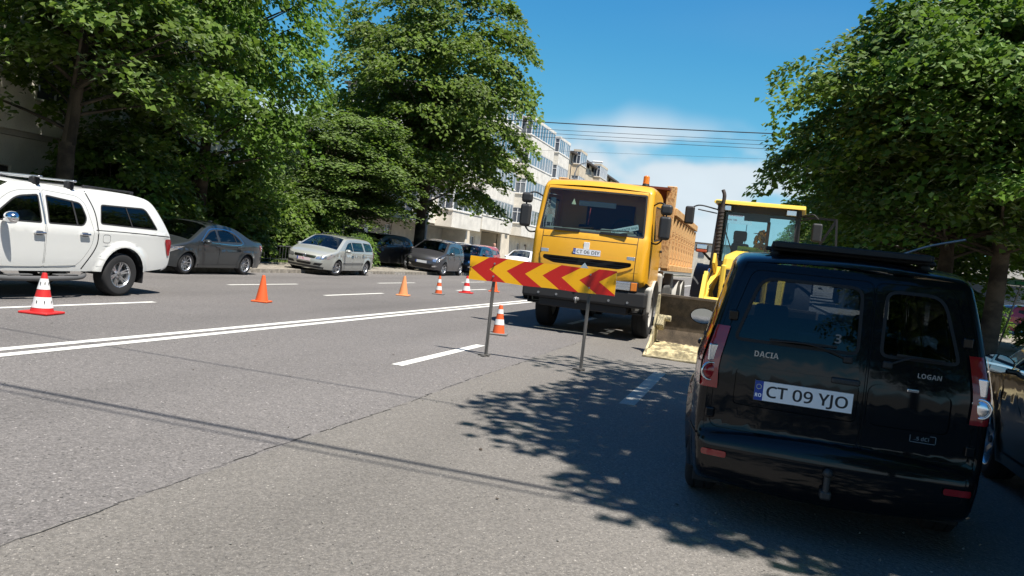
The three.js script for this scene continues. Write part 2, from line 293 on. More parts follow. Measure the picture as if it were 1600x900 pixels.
// Generic passenger car in its own axes: +x forwards, wheels on y = 0
function buildCar(t, s) {
  const sh = new Shell(s), o = s, body = s.paint, gl = s.glass || M.tint;
  const glassSecs = Object.keys(s.glassSecs || {}), all = [...new Set(s.top.map((q) => q[2]).filter(Boolean))], parts = s.parts || {};
  const main = all.filter((k) => !glassSecs.includes(k) && !parts[k] && !(s.open || []).includes(k));
  const geos = [sh.sec(main)]; for (const k of glassSecs) geos.push(sh.sec([k], 'frame')); for (const k of s.open || []) geos.push(sh.sec([k], 'edge'));
  const doorHoles = (s.doors || []).map((d) => d.poly), winHoles = (s.windows || []).map((d) => d.poly);
  for (const side of [1, -1]) geos.push(sh.skin(sh.outline(), [...doorHoles, ...winHoles], side));
  mesh('body', geos, body, t);
  for (const [k, v] of Object.entries(parts)) mesh(v.name, sh.sec([k]), v.mat || body, t);
  for (const k of glassSecs) { mesh(s.glassSecs[k], sh.sec([k], 'glass'), s.screenGlass || M.clear, t); }
  for (const side of [1, -1]) {
    for (const d of s.doors || []) {
      const ins = inset(d.poly, 0.005), door = mesh('door', sh.skin(ins, d.win ? [d.win] : [], side), body, t);
      mesh('door_seal', sh.skin(inset(d.poly, -0.014), [inset(d.poly, 0.022)], side, -0.012), M.black, door);
      if (d.win) { mesh('window_seal', sh.skin(d.win, [inset(d.win, 0.022)], side, 0.001), M.rubber, door); mesh('window_pane', sh.skin(inset(d.win, 0.02), [], side, -0.004), gl, door); }
      if (d.div) mesh('window_divider', sh.strip(d.div, side, 0.03, 0.003), d.divMat || M.rubber, door);
      if (d.handle) { const [hx, hy] = d.handle, w = sh.W(hx, hy); mesh('door_handle', [rbox(0.19, 0.035, 0.03, 0.014, hx, hy, side * (w + 0.032)), rbox(0.03, 0.03, 0.04, 0.01, hx - 0.075, hy, side * (w + 0.012)), rbox(0.03, 0.03, 0.04, 0.01, hx + 0.075, hy, side * (w + 0.012))], s.handleMat || body, door); mesh('handle_recess', sh.skin(roundPoly([[hx - 0.08, hy - 0.035], [hx + 0.06, hy - 0.035], [hx + 0.06, hy + 0.03], [hx - 0.08, hy + 0.03]], 0.03), [], side, 0.002), M.plastic, door); }
    }
    for (const d of s.windows || []) { mesh('window_seal', sh.skin(d.poly, [inset(d.poly, 0.022)], side, 0.001), M.rubber, t); mesh('window_pane', sh.skin(inset(d.poly, 0.02), [], side, -0.004), gl, t); if (d.div) mesh('window_divider', sh.strip(d.div, side, 0.022, 0.002), M.rubber, t); }
    for (const l of s.lines || []) mesh(l.name, sh.strip(fineLine(l.pts), side, l.w, l.off ?? 0.002), l.mat || M.rubber, t);
    // wheel wells and wheels
    for (const ax of s.axles) mesh('wheel_arch', new THREE.CylinderGeometry(s.Ra - 0.006, s.Ra - 0.006, 0.34, 24, 1, true, 0, Math.PI).rotateX(-Math.PI / 2).rotateZ(Math.PI / 2).translate(ax, s.wy, side * (s.hw - 0.20)), M.black, t);
    s.axles.forEach((ax) => wheel(t, ax, s.wy, side * (s.hw - s.tw / 2 - (s.wIn ?? 0.02)), side, s.wy, s.tw, s.rim, s.style, ax > 0 ? (s.steer || 0) : 0));
    if (s.mirror) { const [mx, my] = s.mirror, w = sh.W(mx, my), m = mesh('wing_mirror', [at(new THREE.SphereGeometry(1, 20, 12, Math.PI / 2, Math.PI).scale(0.12, s.mirrorH || 0.075, 0.12), mx - 0.01, my, side * (w + 0.15)), rbox(0.06, 0.04, 0.12, 0.015, mx, my - 0.05, side * (w + 0.03))], s.mirrorMat || body, t); mesh('mirror_glass', at(new THREE.CircleGeometry(1, 24).scale(0.112, (s.mirrorH || 0.075) * 0.92, 1), mx - 0.012, my, side * (w + 0.15), 0, -Math.PI / 2, 0), M.mirror, m); }
    for (const L of s.lamps || []) mesh(L.name, L.end ? sh.end(roundPoly(L.poly.map((q) => [q[0] * side, q[1], q[2]]), L.r ?? 0.03), [], L.end, L.off ?? 0.004, 0.05) : sh.skin(roundPoly(L.poly, L.r ?? 0.03), [], side, L.off ?? 0.004, 0.06), L.mat, t);
  }
  for (const E of s.ends || []) mesh(E.name, sh.end(roundPoly(E.poly, E.r ?? 0.03), E.holes || [], E.end, E.off ?? 0.004, 0.06), E.mat, t);
  // floor, dashboard, seats
  const xr = s.xr, xf = s.xf, L = xf - xr;
  mesh('underbody', [box(L - 0.9, 0.16, s.hw * 1.3, (xf + xr) / 2, s.sill + 0.08, 0), box(0.5, 0.1, s.hw * 1.5, xf - 0.45, s.sill + 0.06, 0), box(0.5, 0.1, s.hw * 1.5, xr + 0.45, s.sill + 0.06, 0)], M.black, t);
  const fx = s.seatX ?? 0.15, sy = s.seatY ?? 0.32;
  mesh('dashboard', rbox(0.45, 0.3, s.hw * 1.65, 0.08, fx + 0.85, s.belt - 0.16, 0), M.cloth, t);
  const st = mesh('seat', seat(fx, -0.37, sy), M.cloth, t); mesh('seat', seat(fx, 0.37, sy), M.cloth, t);
  if (!s.noBench) mesh('rear_bench', [rbox(0.5, 0.16, s.hw * 1.5, 0.05, fx - 0.85, sy + 0.08, 0), rbox(0.14, 0.6, s.hw * 1.5, 0.05, fx - 1.15, sy + 0.4, 0, 0, 0, 0.2)], M.cloth, t);
  mesh('steering_wheel', at(new THREE.TorusGeometry(0.18, 0.014, 6, 20), fx + 0.5, s.belt - 0.05, -0.37 * (s.rhd ? -1 : 1), 0, Math.PI / 2 - 0.0, 0), M.black, t);
  return sh;
}
// ================= setting =================
const asphaltA = noiseTex(1024, 260, 0.45, 0.55, 11, { tint: [1.0, 0.975, 0.955], oct: 2, speck: 0.02, dark: 0.03, flecks: 8000 });
const asphaltB = noiseTex(1024, 200, 0.46, 0.54, 12, { tint: [1.0, 0.975, 0.94], oct: 2, speck: 0.03, dark: 0.03, flecks: 5500 });
const asphaltBump = noiseTex(1024, 128, 0.1, 0.9, 13, { oct: 3, srgb: false });
for (const [t, r] of [[asphaltA, 1 / 3.1], [asphaltB, 1 / 2.3], [asphaltBump, 1 / 2.3]]) t.repeat.set(r, r);
const roadMat = (map) => new THREE.MeshStandardMaterial({ map, vertexColors: true, roughness: 0.93, bumpMap: asphaltBump, bumpScale: 0.004 });
function stained(g, seed, base, amp) { // worn patches, wheel tracks and drips as colour of the surface
  const p = g.attributes.position, c = new Float32Array(p.count * 3);
  for (let i = 0; i < p.count; i++) {
    const x = p.getX(i), z = p.getZ(i), n = fbm(x * 0.5 + 50, z * 0.12 + 90, 4, 0, seed) - 0.5, m = fbm(x * 1.7 + 20, z * 0.9 + 40, 3, 0, seed + 5) - 0.5;
    const lane = ((x + 14) % 2.65) / 2.65, oil = 0.10 * Math.exp(-(((lane - 0.5) / 0.13) ** 2)) * (0.5 + fbm(x * 0.8 + 9, z * 0.35 + 80, 3, 0, seed + 9)); // drips down the middle of each lane
    const v = 1 + amp * (n * 1.3 + m * 0.6) - oil; c.set([base[0] * v, base[1] * v, base[2] * v], i * 3);
  }
  g.setAttribute('color', new THREE.BufferAttribute(c, 3)); return g;
}
struct('ground', sheet(-600, 600, -1400, 200, -0.05), std(0.10, 0.095, 0.075, 1));
struct('road', [stained(sheet(-14.0, -2.83, -70, 12, 0, 80, 160), 3, [0.66, 0.648, 0.645], 0.26)], roadMat(asphaltA));
struct('road_lane', [stained(sheet(-2.83, 3.6, -70, 12, 0, 46, 160), 8, [0.715, 0.70, 0.68], 0.22)], roadMat(asphaltB));
struct('road_far', [stained(sheet(-14.0, 3.6, -420, -70, 0, 10, 60), 3, [0.65, 0.635, 0.62], 0.15)], roadMat(asphaltB));
{ // the open joint between the two layings of asphalt, with its frayed edge
  const R = rng(77), g = [], m = std(0.035, 0.034, 0.033, 1);
  for (let z = -1.5; z > -30; z -= 0.11) { if (R() < (z > -9 ? 0.2 : 0.5)) continue; const w = 0.003 + 0.010 * R() * R(), x = -2.83 + 0.02 * (R() - 0.5) + 0.02 * Math.sin(z * 1.7); g.push(at(new THREE.PlaneGeometry(w, 0.125).rotateX(-Math.PI / 2), x, 0.0035, z, 0, 0.3 * (R() - 0.5), 0)); }
  const o = struct('road_crack', g, m);
  // fallen bits, stones and leaves lying on the road
  const st = [], lf = [];
  for (let i = 0; i < 520; i++) { const x = -9 + 12 * R(), z = -2.4 - 13 * R() * R(), s = 0.004 + 0.009 * R() * R(); st.push(at(new THREE.TetrahedronGeometry(s, 0), x, s * 0.4, z, R() * 6, R() * 6, 0)); }
  const grit = mesh('road_grit', st, std(0.22, 0.21, 0.19, 0.9)); grit.userData.kind = 'stuff'; tag(grit, 'loose grit and small stones scattered on the asphalt', 'grit');
  for (let i = 0; i < 16; i++) { const x = -8 + 9 * R(), z = -2.6 - 12 * R() * R(), s = 0.012 + 0.02 * R(); lf.push(at(new THREE.CircleGeometry(s, 5).scale(1, 0.55, 1).rotateX(-Math.PI / 2 + 0.25 * R()), x, 0.008, z, 0, R() * 6, 0)); }
  const dry = mesh('fallen_leaves', lf, std(0.06, 0.045, 0.03, 0.9)); dry.userData.kind = 'stuff'; tag(dry, 'dry brown leaf scraps lying on the asphalt', 'leaves');
}
// painted lines, worn by traffic
{
  const wornTex = canvasTex(256, 1024, (c, w, h) => { c.fillStyle = '#d8d7d0'; c.fillRect(0, 0, w, h); const R = rng(5); for (let i = 0; i < 2600; i++) { c.fillStyle = `rgba(120,116,110,${0.15 + 0.5 * R()})`; c.beginPath(); c.ellipse(R() * w, R() * h, 1 + 3 * R() * R(), 1 + 7 * R() * R(), R() * 3, 0, 7); c.fill(); } });
  const wm = new THREE.MeshStandardMaterial({ map: wornTex, roughness: 0.8 }), gm = new THREE.MeshStandardMaterial({ map: wornTex, color: C(0.55, 0.55, 0.54), roughness: 0.85 });
  const line = (x, z0, z1, w, m = wm) => { const g = new THREE.PlaneGeometry(w, Math.abs(z1 - z0)).rotateX(-Math.PI / 2).translate(x, 0.004, (z0 + z1) / 2); const o = struct('lane_marking', g, m); return o; };
  line(-6.62, 6, -200, 0.13); line(-6.37, 6, -200, 0.13);
  for (let k = 0; k < 12; k++) { line(-9.13, -8.2 + 2.9 * 0 - k * 8.45 + 0.05, -11.15 - k * 8.45, 0.11); }
  for (let k = 0; k < 9; k++) line(-11.2, -16.0 - k * 7.6, -18.9 - k * 7.6, 0.10);
  line(-3.79, -8.7, -11.69, 0.14); for (let k = 1; k < 9; k++) line(-3.79, -8.7 - 9 * k, -11.69 - 9 * k, 0.14);
  line(-1.13, -8.48, -11.5, 0.16, gm); for (let k = 1; k < 8; k++) line(-1.13, -8.48 - 9 * k, -11.5 - 9 * k, 0.16, gm);
}
// kerbs as single stones, pavements, verge
const concTex = noiseTex(512, 16, 0.50, 0.66, 21, { tint: [1, 0.97, 0.92], speck: 0.03, dark: 0.03 }); concTex.repeat.set(0.6, 0.6);
const concMat = new THREE.MeshStandardMaterial({ map: concTex, roughness: 0.95 });
const slabMats = [0.95, 1, 1.06].map((k) => new THREE.MeshStandardMaterial({ map: concTex, color: C(0.78 * k, 0.75 * k, 0.7 * k), roughness: 0.95 }));
const kerbL = struct('kerb', boxUV(box(0.13, 0.1, 75, -14.07, 0.03, -33)), concMat), kerbR = struct('kerb', boxUV(box(0.13, 0.1, 75, 3.67, 0.03, -33)), concMat);
{ const g = [0.985, 0.99].map((l) => boxUV(new RoundedBoxGeometry(0.15, 0.22, l, 1, 0.015)));
  for (let k = 0; k < 46; k++) for (const [par, x] of [[kerbL, -14.075], [kerbR, 3.675]]) { const m = mesh('kerb_stone', g[k % 2], slabMats[(k * 7 + (x > 0 ? 1 : 0)) % 3], par); m.position.set(x + 0.006 * Math.sin(k * 2.3), 0.012, 3.5 - k); } }
for (const x of [-14.075, 3.675]) struct('kerb_far', boxUV(box(0.15, 0.24, 300, x, 0, -193)), concMat);
const pavL = struct('pavement', sheet(-16.0, -14.15, -300, 12, 0.10), slabMats[0]);
struct('pavement', sheet(3.75, 40, -300, 12, 0.09), slabMats[1]);
{ // paving slabs beside the parked cars
  const g = boxUV(new RoundedBoxGeometry(0.59, 0.05, 0.59, 1, 0.008)), R = rng(4);
  for (let k = 0; k < 60; k++) for (let j = 0; j < 3; j++) { const m = mesh('paving_slab', g, slabMats[Math.floor(R() * 3)], pavL); m.position.set(-14.46 - j * 0.605, 0.095 + 0.006 * R(), -12 - k * 0.605); }
}
struct('verge', sheet(-22, -16.12, -300, 12, 0.085, 12, 80, (x, z) => 0.07 * fbm(x + 90, z + 400, 3, 0, 3)), std(0.055, 0.06, 0.03, 1));
struct('verge_edging', boxUV(box(0.1, 0.2, 312, -16.06, 0.06, -144)), slabMats[2]);
struct('building_path', sheet(-24, -19.2, -300, 12, 0.175), slabMats[0]);
const GR = [C(0.10, 0.16, 0.03), C(0.075, 0.13, 0.03), C(0.14, 0.17, 0.045)];
function grass(name, label, n, fx, seed) {
  const R = rng(seed), pos = [], nor = [], col = [];
  for (let i = 0; i < n; i++) {
    const [x, y, z] = fx(R), h = 0.06 + 0.12 * R(), a = R() * 6.28, w = 0.008 + 0.006 * R(), l = 0.06 * (R() - 0.5), m = 0.06 * (R() - 0.5), c = GR[Math.floor(R() * 3)];
    pos.push(x - w * Math.cos(a), y, z - w * Math.sin(a), x + w * Math.cos(a), y, z + w * Math.sin(a), x + l, y + h, z + m);
    for (let k = 0; k < 3; k++) { nor.push(-Math.sin(a) * 0.5, 0.8, Math.cos(a) * 0.5); col.push(c.r, c.g, c.b); }
  }
  const g = new THREE.BufferGeometry(); g.setAttribute('position', new THREE.Float32BufferAttribute(pos, 3)); g.setAttribute('normal', new THREE.Float32BufferAttribute(nor, 3)); g.setAttribute('color', new THREE.Float32BufferAttribute(col, 3));
  const o = mesh(name, g, new THREE.MeshStandardMaterial({ vertexColors: true, roughness: 0.9 })); o.userData.kind = 'stuff'; tag(o, label, 'grass'); return o;
}
grass('grass', 'rough green grass on the verge under the trees', 60000, (R) => { const z = -12 - 40 * R(), x = -16.2 - 3.2 * R(); return [x, 0.10, z]; }, 31);

// ================= trees =================
const leafMats = [[1, 1, 1], [0.94, 1.05, 0.85], [1.06, 1.0, 1.0]].map((c) => new THREE.MeshPhysicalMaterial({ color: C(...c), vertexColors: true, roughness: 0.85, specularIntensity: 0.35, transmission: 0.58, thickness: 0, ior: 1.4 }));
const barkTex = noiseTex(512, 12, 0.17, 0.36, 41, { tint: [1, 0.88, 0.74], oct: 5, streak: 0.3, dark: 0.1 });
const bark = new THREE.MeshStandardMaterial({ map: barkTex, roughness: 1, bumpMap: barkTex, bumpScale: 0.02 });
function limb(a, b, r0, r1, bend, seg = 6, m = 7) {
  const A = V(...a), B = V(...b), mid = A.clone().lerp(B, 0.5).add(V(...bend)), cv = new THREE.QuadraticBezierCurve3(A, mid, B), g = new THREE.TubeGeometry(cv, seg, 1, m), p = g.attributes.position;
  for (let i = 0; i <= seg; i++) { const c = cv.getPointAt(i / seg), r = mix(r0, r1, i / seg); for (let j = 0; j <= m; j++) { const k = i * (m + 1) + j, q = V(p.getX(k), p.getY(k), p.getZ(k)).sub(c).setLength(r).add(c); p.setXYZ(k, q.x, q.y, q.z); } }
  return g;
}
// crown: sprays of folded leaves spread through an uneven volume
function crown(seed, { r, ry, cy, sprays, per, leaf, low = -0.8, flat = 0.55, sprayR = 0.8 }) {
  const R = rng(seed), pos = [], nor = [], col = [], idx = [], tips = []; let nv = 0;
  for (let s = 0; s < sprays; s++) {
    let d; do { d = V(R() * 2 - 1, R() * 2 - 1, R() * 2 - 1); } while (d.lengthSq() > 1 || d.lengthSq() < 0.01); d.normalize(); if (d.y < low) d.y = low * R();
    const lump = 0.76 + 0.30 * vnoise(d.x * 2.1 + 9, d.y * 2.1 + d.z * 1.7 + 9, 0, seed) + 0.16 * vnoise(d.z * 4.3 + 30, d.x * 4 + d.y * 3 + 30, 0, seed + 3), k = lump * Math.pow(R(), 0.36);
    const c = V(d.x * r * k, cy + d.y * ry * k, d.z * r * k); tips.push([c, k]);
    const up = V(d.x * flat, 1, d.z * flat).add(V(R() - 0.5, 0, R() - 0.5).multiplyScalar(0.5)).normalize(), e1 = V(1, 0, 0).cross(up).normalize(), e2 = up.clone().cross(e1), sr = sprayR * (0.6 + 0.75 * R()), tone = 0.8 + 0.45 * R();
    for (let i = 0; i < per; i++) {
      const q = Math.sqrt(R()) * sr, a = R() * 6.283, o = c.clone().addScaledVector(e1, q * Math.cos(a)).addScaledVector(e2, q * Math.sin(a)).addScaledVector(up, 0.42 * (R() - 0.5) * sr); o.y -= 0.35 * q * q / sr;
      const n = up.clone().add(V(R() - 0.5, R() * 0.4 - 0.25, R() - 0.5).multiplyScalar(1.5)).normalize(), t = V(R() - 0.5, -0.35 - 0.3 * R(), R() - 0.5).addScaledVector(n, 0); t.addScaledVector(n, -t.dot(n)).normalize(); const b = n.clone().cross(t), L = leaf * (0.7 + 0.6 * R()), w = L * 0.46, f = L * 0.14;
      const P = [o, o.clone().addScaledVector(t, L * 0.42).addScaledVector(b, w).addScaledVector(n, f), o.clone().addScaledVector(t, L), o.clone().addScaledVector(t, L * 0.42).addScaledVector(b, -w).addScaledVector(n, f)];
      const v = 1.5 * tone * (0.75 + 0.5 * R()), yel = R() * 0.5 * (0.4 + 0.6 * R()), pale = R() < 0.07 ? 0.07 : 0;
      for (const p of P) { pos.push(p.x, p.y, p.z); nor.push(n.x, n.y, n.z); col.push((0.072 + 0.07 * yel + pale) * v, (0.128 + 0.06 * yel + pale) * v, (0.017 + pale * 0.8) * v); }
      idx.push(nv, nv + 2, nv + 1, nv, nv + 3, nv + 2); nv += 4;
    }
  }
  const g = new THREE.BufferGeometry(); g.setAttribute('position', new THREE.Float32BufferAttribute(pos, 3)); g.setAttribute('normal', new THREE.Float32BufferAttribute(nor, 3)); g.setAttribute('color', new THREE.Float32BufferAttribute(col, 3)); g.setIndex(idx);
  return { g, tips };
}
function makeTree(seed, o) {
  const { g, tips } = crown(seed, o), R = rng(seed + 99), fork = o.fork ?? (o.cy - o.ry * 0.55), tr = o.trunk ?? 0.2, limbs = [];
  const trunk = [limb([0, -0.1, 0], [0.15 * (R() - 0.5), fork, 0.15 * (R() - 0.5)], tr * 1.25, tr, [0.1 * (R() - 0.5), 0, 0.1 * (R() - 0.5)], 8, 10), limb([0, fork - 0.05, 0], [0.3, o.cy + o.ry * 0.55, 0.2], tr * 0.95, tr * 0.15, [0.5 * (R() - 0.5), 0, 0.5 * (R() - 0.5)], 8, 8)];
  for (let i = 0; i < tips.length; i += Math.max(1, Math.floor(tips.length / 46))) { const [c] = tips[i], y0 = clamp(mix(fork, c.y - 0.25 * Math.hypot(c.x, c.z), 0.75), fork - 0.2, o.cy + o.ry * 0.4); limbs.push(limb([0, y0, 0], [c.x * 0.93, c.y - 0.1, c.z * 0.93], tr * (0.18 + 0.2 * R()), 0.012, [0, 0.12 * Math.hypot(c.x, c.z) * (R() - 0.2), 0], 6, 5)); }
  return { g, trunk: mergeGeometries(trunk), limbs: mergeGeometries(limbs) };
}
const kinds = [
  makeTree(101, { r: 4.7, ry: 5.3, cy: 7.3, sprays: 155, per: 175, leaf: 0.18, sprayR: 0.9, low: -0.82, trunk: 0.2, fork: 2.9 }),
  makeTree(202, { r: 5.6, ry: 6.2, cy: 7.6, sprays: 380, per: 165, leaf: 0.20, sprayR: 1.05, trunk: 0.24, fork: 2.7 }),
  makeTree(303, { r: 4.8, ry: 5.0, cy: 7.3, sprays: 440, per: 150, leaf: 0.17, sprayR: 0.9, low: -0.62, trunk: 0.19, fork: 3.2 }),
  makeTree(404, { r: 4.4, ry: 6.3, cy: 7.5, sprays: 270, per: 160, leaf: 0.17, sprayR: 0.95, low: -1, trunk: 0.21, fork: 2.6 }),
  makeTree(505, { r: 4.7, ry: 4.0, cy: 6.1, sprays: 370, per: 160, leaf: 0.17, sprayR: 0.9, low: -0.8, trunk: 0.2, fork: 2.6 }),
];
function plant(k, label, x, z, turn, sc = 1, sy = 1, m = 0, group) {
  const t = thing('street_tree', label, 'tree', [x, 0.05, z], turn, group), K = kinds[k]; t.scale.set(sc, sc * sy, sc);
  mesh('trunk', K.trunk, bark, t); mesh('limbs', K.limbs, bark, t); const c = mesh('crown', K.g, leafMats[m], t); c.userData.kind = 'stuff'; return t;
}
plant(0, 'broadleaf tree growing behind the white pickup in front of the pale wall', -17.2, -17.3, 0.4, 1, 1, 0, 'trees along the left pavement');
plant(2, 'broadleaf tree overhanging the bonnet end of the white pickup', -19.0, -8.6, 2.4, 0.9, 1.0, 1, 'trees along the left pavement');
plant(3, 'tall broadleaf tree standing behind the dark grey saloon and silver estate', -17.4, -22.9, 2.9, 0.88, 1.2, 1, 'trees along the left pavement');
plant(1, 'wide spreading lime tree with dark trunk beside the grey hatchback', -16.6, -39.2, 1.2, 1.0, 1.06, 2, 'trees along the left pavement');
plant(3, 'leafy tree filling the gap between the estate car and the wide lime', -19.0, -34.0, 5.0, 0.95, 0.56, 0, 'trees along the left pavement');
plant(2, 'roadside tree whose crown shades the black estate van', 5.7, -6.45, 0.5, 0.96, 1.03, 1, 'trees along the right pavement');
plant(0, 'roadside tree standing behind the photographer on the right pavement', 6.7, 1.6, 2.6, 1.0, 1, 0, 'trees along the right pavement');
plant(4, 'right hand pavement tree with sunlit patch on its brown trunk', 6.0, -24.9, 3.9, 1.0, 1.1, 1, 'trees along the right pavement');
plant(4, 'dark trunked tree behind the loader cab on the right pavement', 5.0, -26.2, 1.9, 1.0, 1.0, 0, 'trees along the right pavement');
plant(3, 'pavement tree beyond the loader with its crown over the road', 5.6, -33.0, 5.2, 1.1, 0.68, 1, 'trees along the right pavement');
plant(2, 'tree at the back of the right hand row', 6.6, -39.0, 0.9, 1.0, 0.8, 0, 'trees along the right pavement');
plant(3, 'tall tree set back behind the right hand row', 10.4, -26.5, 2.2, 1.2, 1.0, 1, 'trees along the right pavement');
plant(2, 'street tree behind the photographer on the left verge', -17.5, 4.5, 1.0, 1.05, 1, 0, 'trees along the left pavement');
plant(3, 'roadside tree further back behind the photographer on the right pavement', 6.2, 11, 1.0, 1.1, 1, 0, 'trees along the right pavement');
// shrubs
function shrubGeo(seed, r, h, n, leaf) { const { g } = crown(seed, { r, ry: h * 0.55, cy: h * 0.5, sprays: n, per: 90, leaf, low: -0.9, sprayR: 0.38 }); const R = rng(seed), st = []; for (let i = 0; i < 7; i++) { const a = R() * 6.3; st.push(limb([0.08 * Math.cos(a), 0, 0.08 * Math.sin(a)], [r * 0.6 * Math.cos(a), h * 0.7, r * 0.6 * Math.sin(a)], 0.025, 0.008, [0, 0.1, 0], 4, 5)); } return { g, st: mergeGeometries(st) }; }
const shrubs = [shrubGeo(71, 1.0, 1.7, 110, 0.10), shrubGeo(72, 1.3, 2.3, 150, 0.11)];
function shrub(k, label, x, z, turn, s = 1, m = 0) { const t = thing('shrub', label, 'shrub', [x, 0.1, z], turn); t.scale.setScalar(s); mesh('stems', shrubs[k].st, bark, t); const c = mesh('foliage', shrubs[k].g, leafMats[m], t); c.userData.kind = 'stuff'; return t; }
shrub(1, 'dense dark shrub behind the canopy of the white pickup', -18.0, -19.9, 0, 1.6);
shrub(1, 'tall shrub against the pale wall under the nearest tree', -18.4, -21.8, 2, 1.25);
shrub(1, 'shaded shrub behind the boot of the dark grey saloon', -18.0, -24.6, 4, 1.45);
shrub(0, 'shaded shrub between the saloon and the silver estate', -18.3, -28.6, 4, 1.7);
shrub(0, 'bright green sunlit bush beside the tail of the silver estate', -15.9, -31.2, 1, 0.8, 1);
shrub(1, 'big shrub behind the roof of the silver estate', -18.2, -31.4, 3, 1.15, 2);
shrub(0, 'low hedge bush at the roof rack of the white pickup', -18.3, -14.4, 3, 1.05, 1);
shrub(1, 'low bush at the foot of the trunk on the right pavement', 8.4, -29, 3, 0.5, 0);
shrub(0, 'clipped bush in front of the low shop', 9.5, -40, 3, 0.9, 1);
// ================= vehicles =================
const P = (pts, r = 0.06) => roundPoly(pts, r);
// ---- white pickup with canopy ----
{
  const t = thing('pickup_truck', 'white double cab pickup with a canopy over its bed and silver roof bars', 'pickup', [-10.78, 0, -9.78], -Math.PI / 2); t.scale.y = 0.95;
  const white = paint(0.64, 0.645, 0.62, { roughness: 0.5 });
  const s = {
    paint: white, hw: 0.89, xf: 2.42, xr: -2.68, lf: 0.9, lr: 0.6, tf: 0.22, tr: 0.07, belt: 1.13, roof: 1.74, tum: 0.17, ym: 0.75, tuck: 0.06, sill: 0.42, axles: [1.5, -1.46], wy: 0.37, Ra: 0.47, tw: 0.25, rim: 0.215, wIn: 0.0, style: { n: 6, w: 0.03, twin: 0.13, t: 1.1 }, r: 0.07, pillar: 0.06,
    flare: [[1.5, 0.045], [-1.46, 0.045]], n: 5, seatX: 0.28, seatY: 0.5, glass: M.dark, mirror: [0.80, 1.20], mirrorMat: M.chrome, mirrorH: 0.095, handleMat: M.chrome,
    top: [[-2.45, 0.43, 'rear_bumper', 0.05, 0.03], [-2.64, 0.5, 'rear_bumper', 0.08, 0.05], [-2.70, 0.7, 'tailgate', 0.09, 0.05], [-2.68, 1.02, 'tailgate', 0.09, 0.05], [-2.66, 1.09, 'canopy_back', 0.09, 0.05], [-2.44, 1.42, 'canopy_back', 0.09, 0.05], [-2.22, 1.66, 'canopy', 0.1, 0.03], [-1.95, 1.735, 'canopy', 0.09, 0.03], [-0.85, 1.755, 'canopy', 0.08, 0.03], [-0.72, 1.74, 'roof', 0.07, 0.03], [-0.62, 1.725, 'roof', 0.08, 0.03], [0.1, 1.745, 'roof', 0.09, 0.03], [0.55, 1.70, 'windshield', 0.06, 0.05], [1.36, 1.15, 'hood', 0.05, 0.07], [1.6, 1.07, 'hood', 0.07, 0.04], [2.15, 0.98, 'nose', 0.09, 0.06], [2.38, 0.83, 'nose', 0.1, 0.1], [2.43, 0.6, 'nose', 0.1, 0.1], [2.36, 0.43]],
    glassSecs: { windshield: 'windshield' },
    doors: [
      { poly: P([[0.10, 0.47], [1.0, 0.47, 0.05], [1.08, 0.9], [1.22, 1.14, 0.05], [0.62, 1.60, 0.2], [0.115, 1.655]], 0.04), win: P([[0.15, 1.145], [1.06, 1.145, 0.02], [0.55, 1.53, 0.12], [0.16, 1.585]], 0.05), handle: [0.22, 1.0] },
      { poly: P([[0.085, 0.47], [-0.52, 0.47, 0.3], [-0.80, 0.86, 0.2], [-0.82, 1.10, 0.1], [-0.70, 1.52, 0.12], [-0.55, 1.62, 0.1], [0.09, 1.655]], 0.04), win: P([[0.04, 1.145], [-0.62, 1.145, 0.12], [-0.71, 1.27, 0.1], [-0.62, 1.52, 0.08], [0.04, 1.585]], 0.04), handle: [-0.62, 1.02], div: [[-0.50, 1.15], [-0.44, 1.54]] },
    ],
    windows: [{ poly: P([[-1.02, 1.53], [-0.96, 1.20, 0.06], [-2.28, 1.17, 0.06], [-2.02, 1.545, 0.1]], 0.05), div: [[-1.66, 1.19], [-1.56, 1.53]] }],
    lines: [{ name: 'bed_seam', pts: [[-0.86, 1.10], [-1.7, 1.095], [-2.66, 1.07]], w: 0.014, mat: M.rubber }, { name: 'cab_gap', pts: [[-0.72, 1.72], [-0.87, 1.4], [-0.90, 1.05], [-0.88, 0.85], [-0.62, 0.46]], w: 0.022, mat: M.black }, { name: 'door_moulding', pts: [[-0.5, 0.545], [0.3, 0.52], [1.0, 0.52]], w: 0.03, mat: white, off: 0.012 }],
    lamps: [{ name: 'tail_light', poly: [[-2.44, 1.02], [-2.60, 1.03], [-2.65, 0.98], [-2.61, 0.72], [-2.55, 0.72]], r: 0.04, off: 0.012, mat: M.red }, { name: 'headlight', poly: [[2.0, 0.93], [1.95, 0.8], [2.25, 0.72], [2.28, 0.85]], mat: M.reflector }],
  };
  const sh = buildCar(t, s);
  mesh('fuel_flap', sh.skin(P([[-1.0, 0.9], [-1.16, 0.9], [-1.16, 1.04], [-1.0, 1.04]], 0.05), [inset(P([[-1.0, 0.9], [-1.16, 0.9], [-1.16, 1.04], [-1.0, 1.04]], 0.05), 0.006)], -1, 0.002), M.greyPlastic, t);
  for (const side of [1, -1]) {
    mesh('side_step', [tube([[1.05, 0.36, side * 0.82], [0.9, 0.33, side * 0.93], [-0.55, 0.33, side * 0.93], [-0.75, 0.36, side * 0.82]], 0.04, 30, 8), bar([0.7, 0.34, side * 0.9], [0.7, 0.42, side * 0.6], 0.04), bar([-0.4, 0.34, side * 0.9], [-0.4, 0.42, side * 0.6], 0.04), rbox(0.42, 0.02, 0.09, 0.01, 0.55, 0.372, side * 0.93), rbox(0.42, 0.02, 0.09, 0.01, -0.28, 0.372, side * 0.93)], M.greyPlastic, t);
    mesh('mud_flap', rbox(0.03, 0.28, 0.24, 0.01, -1.97, 0.36, side * 0.76), M.black, t);
  }
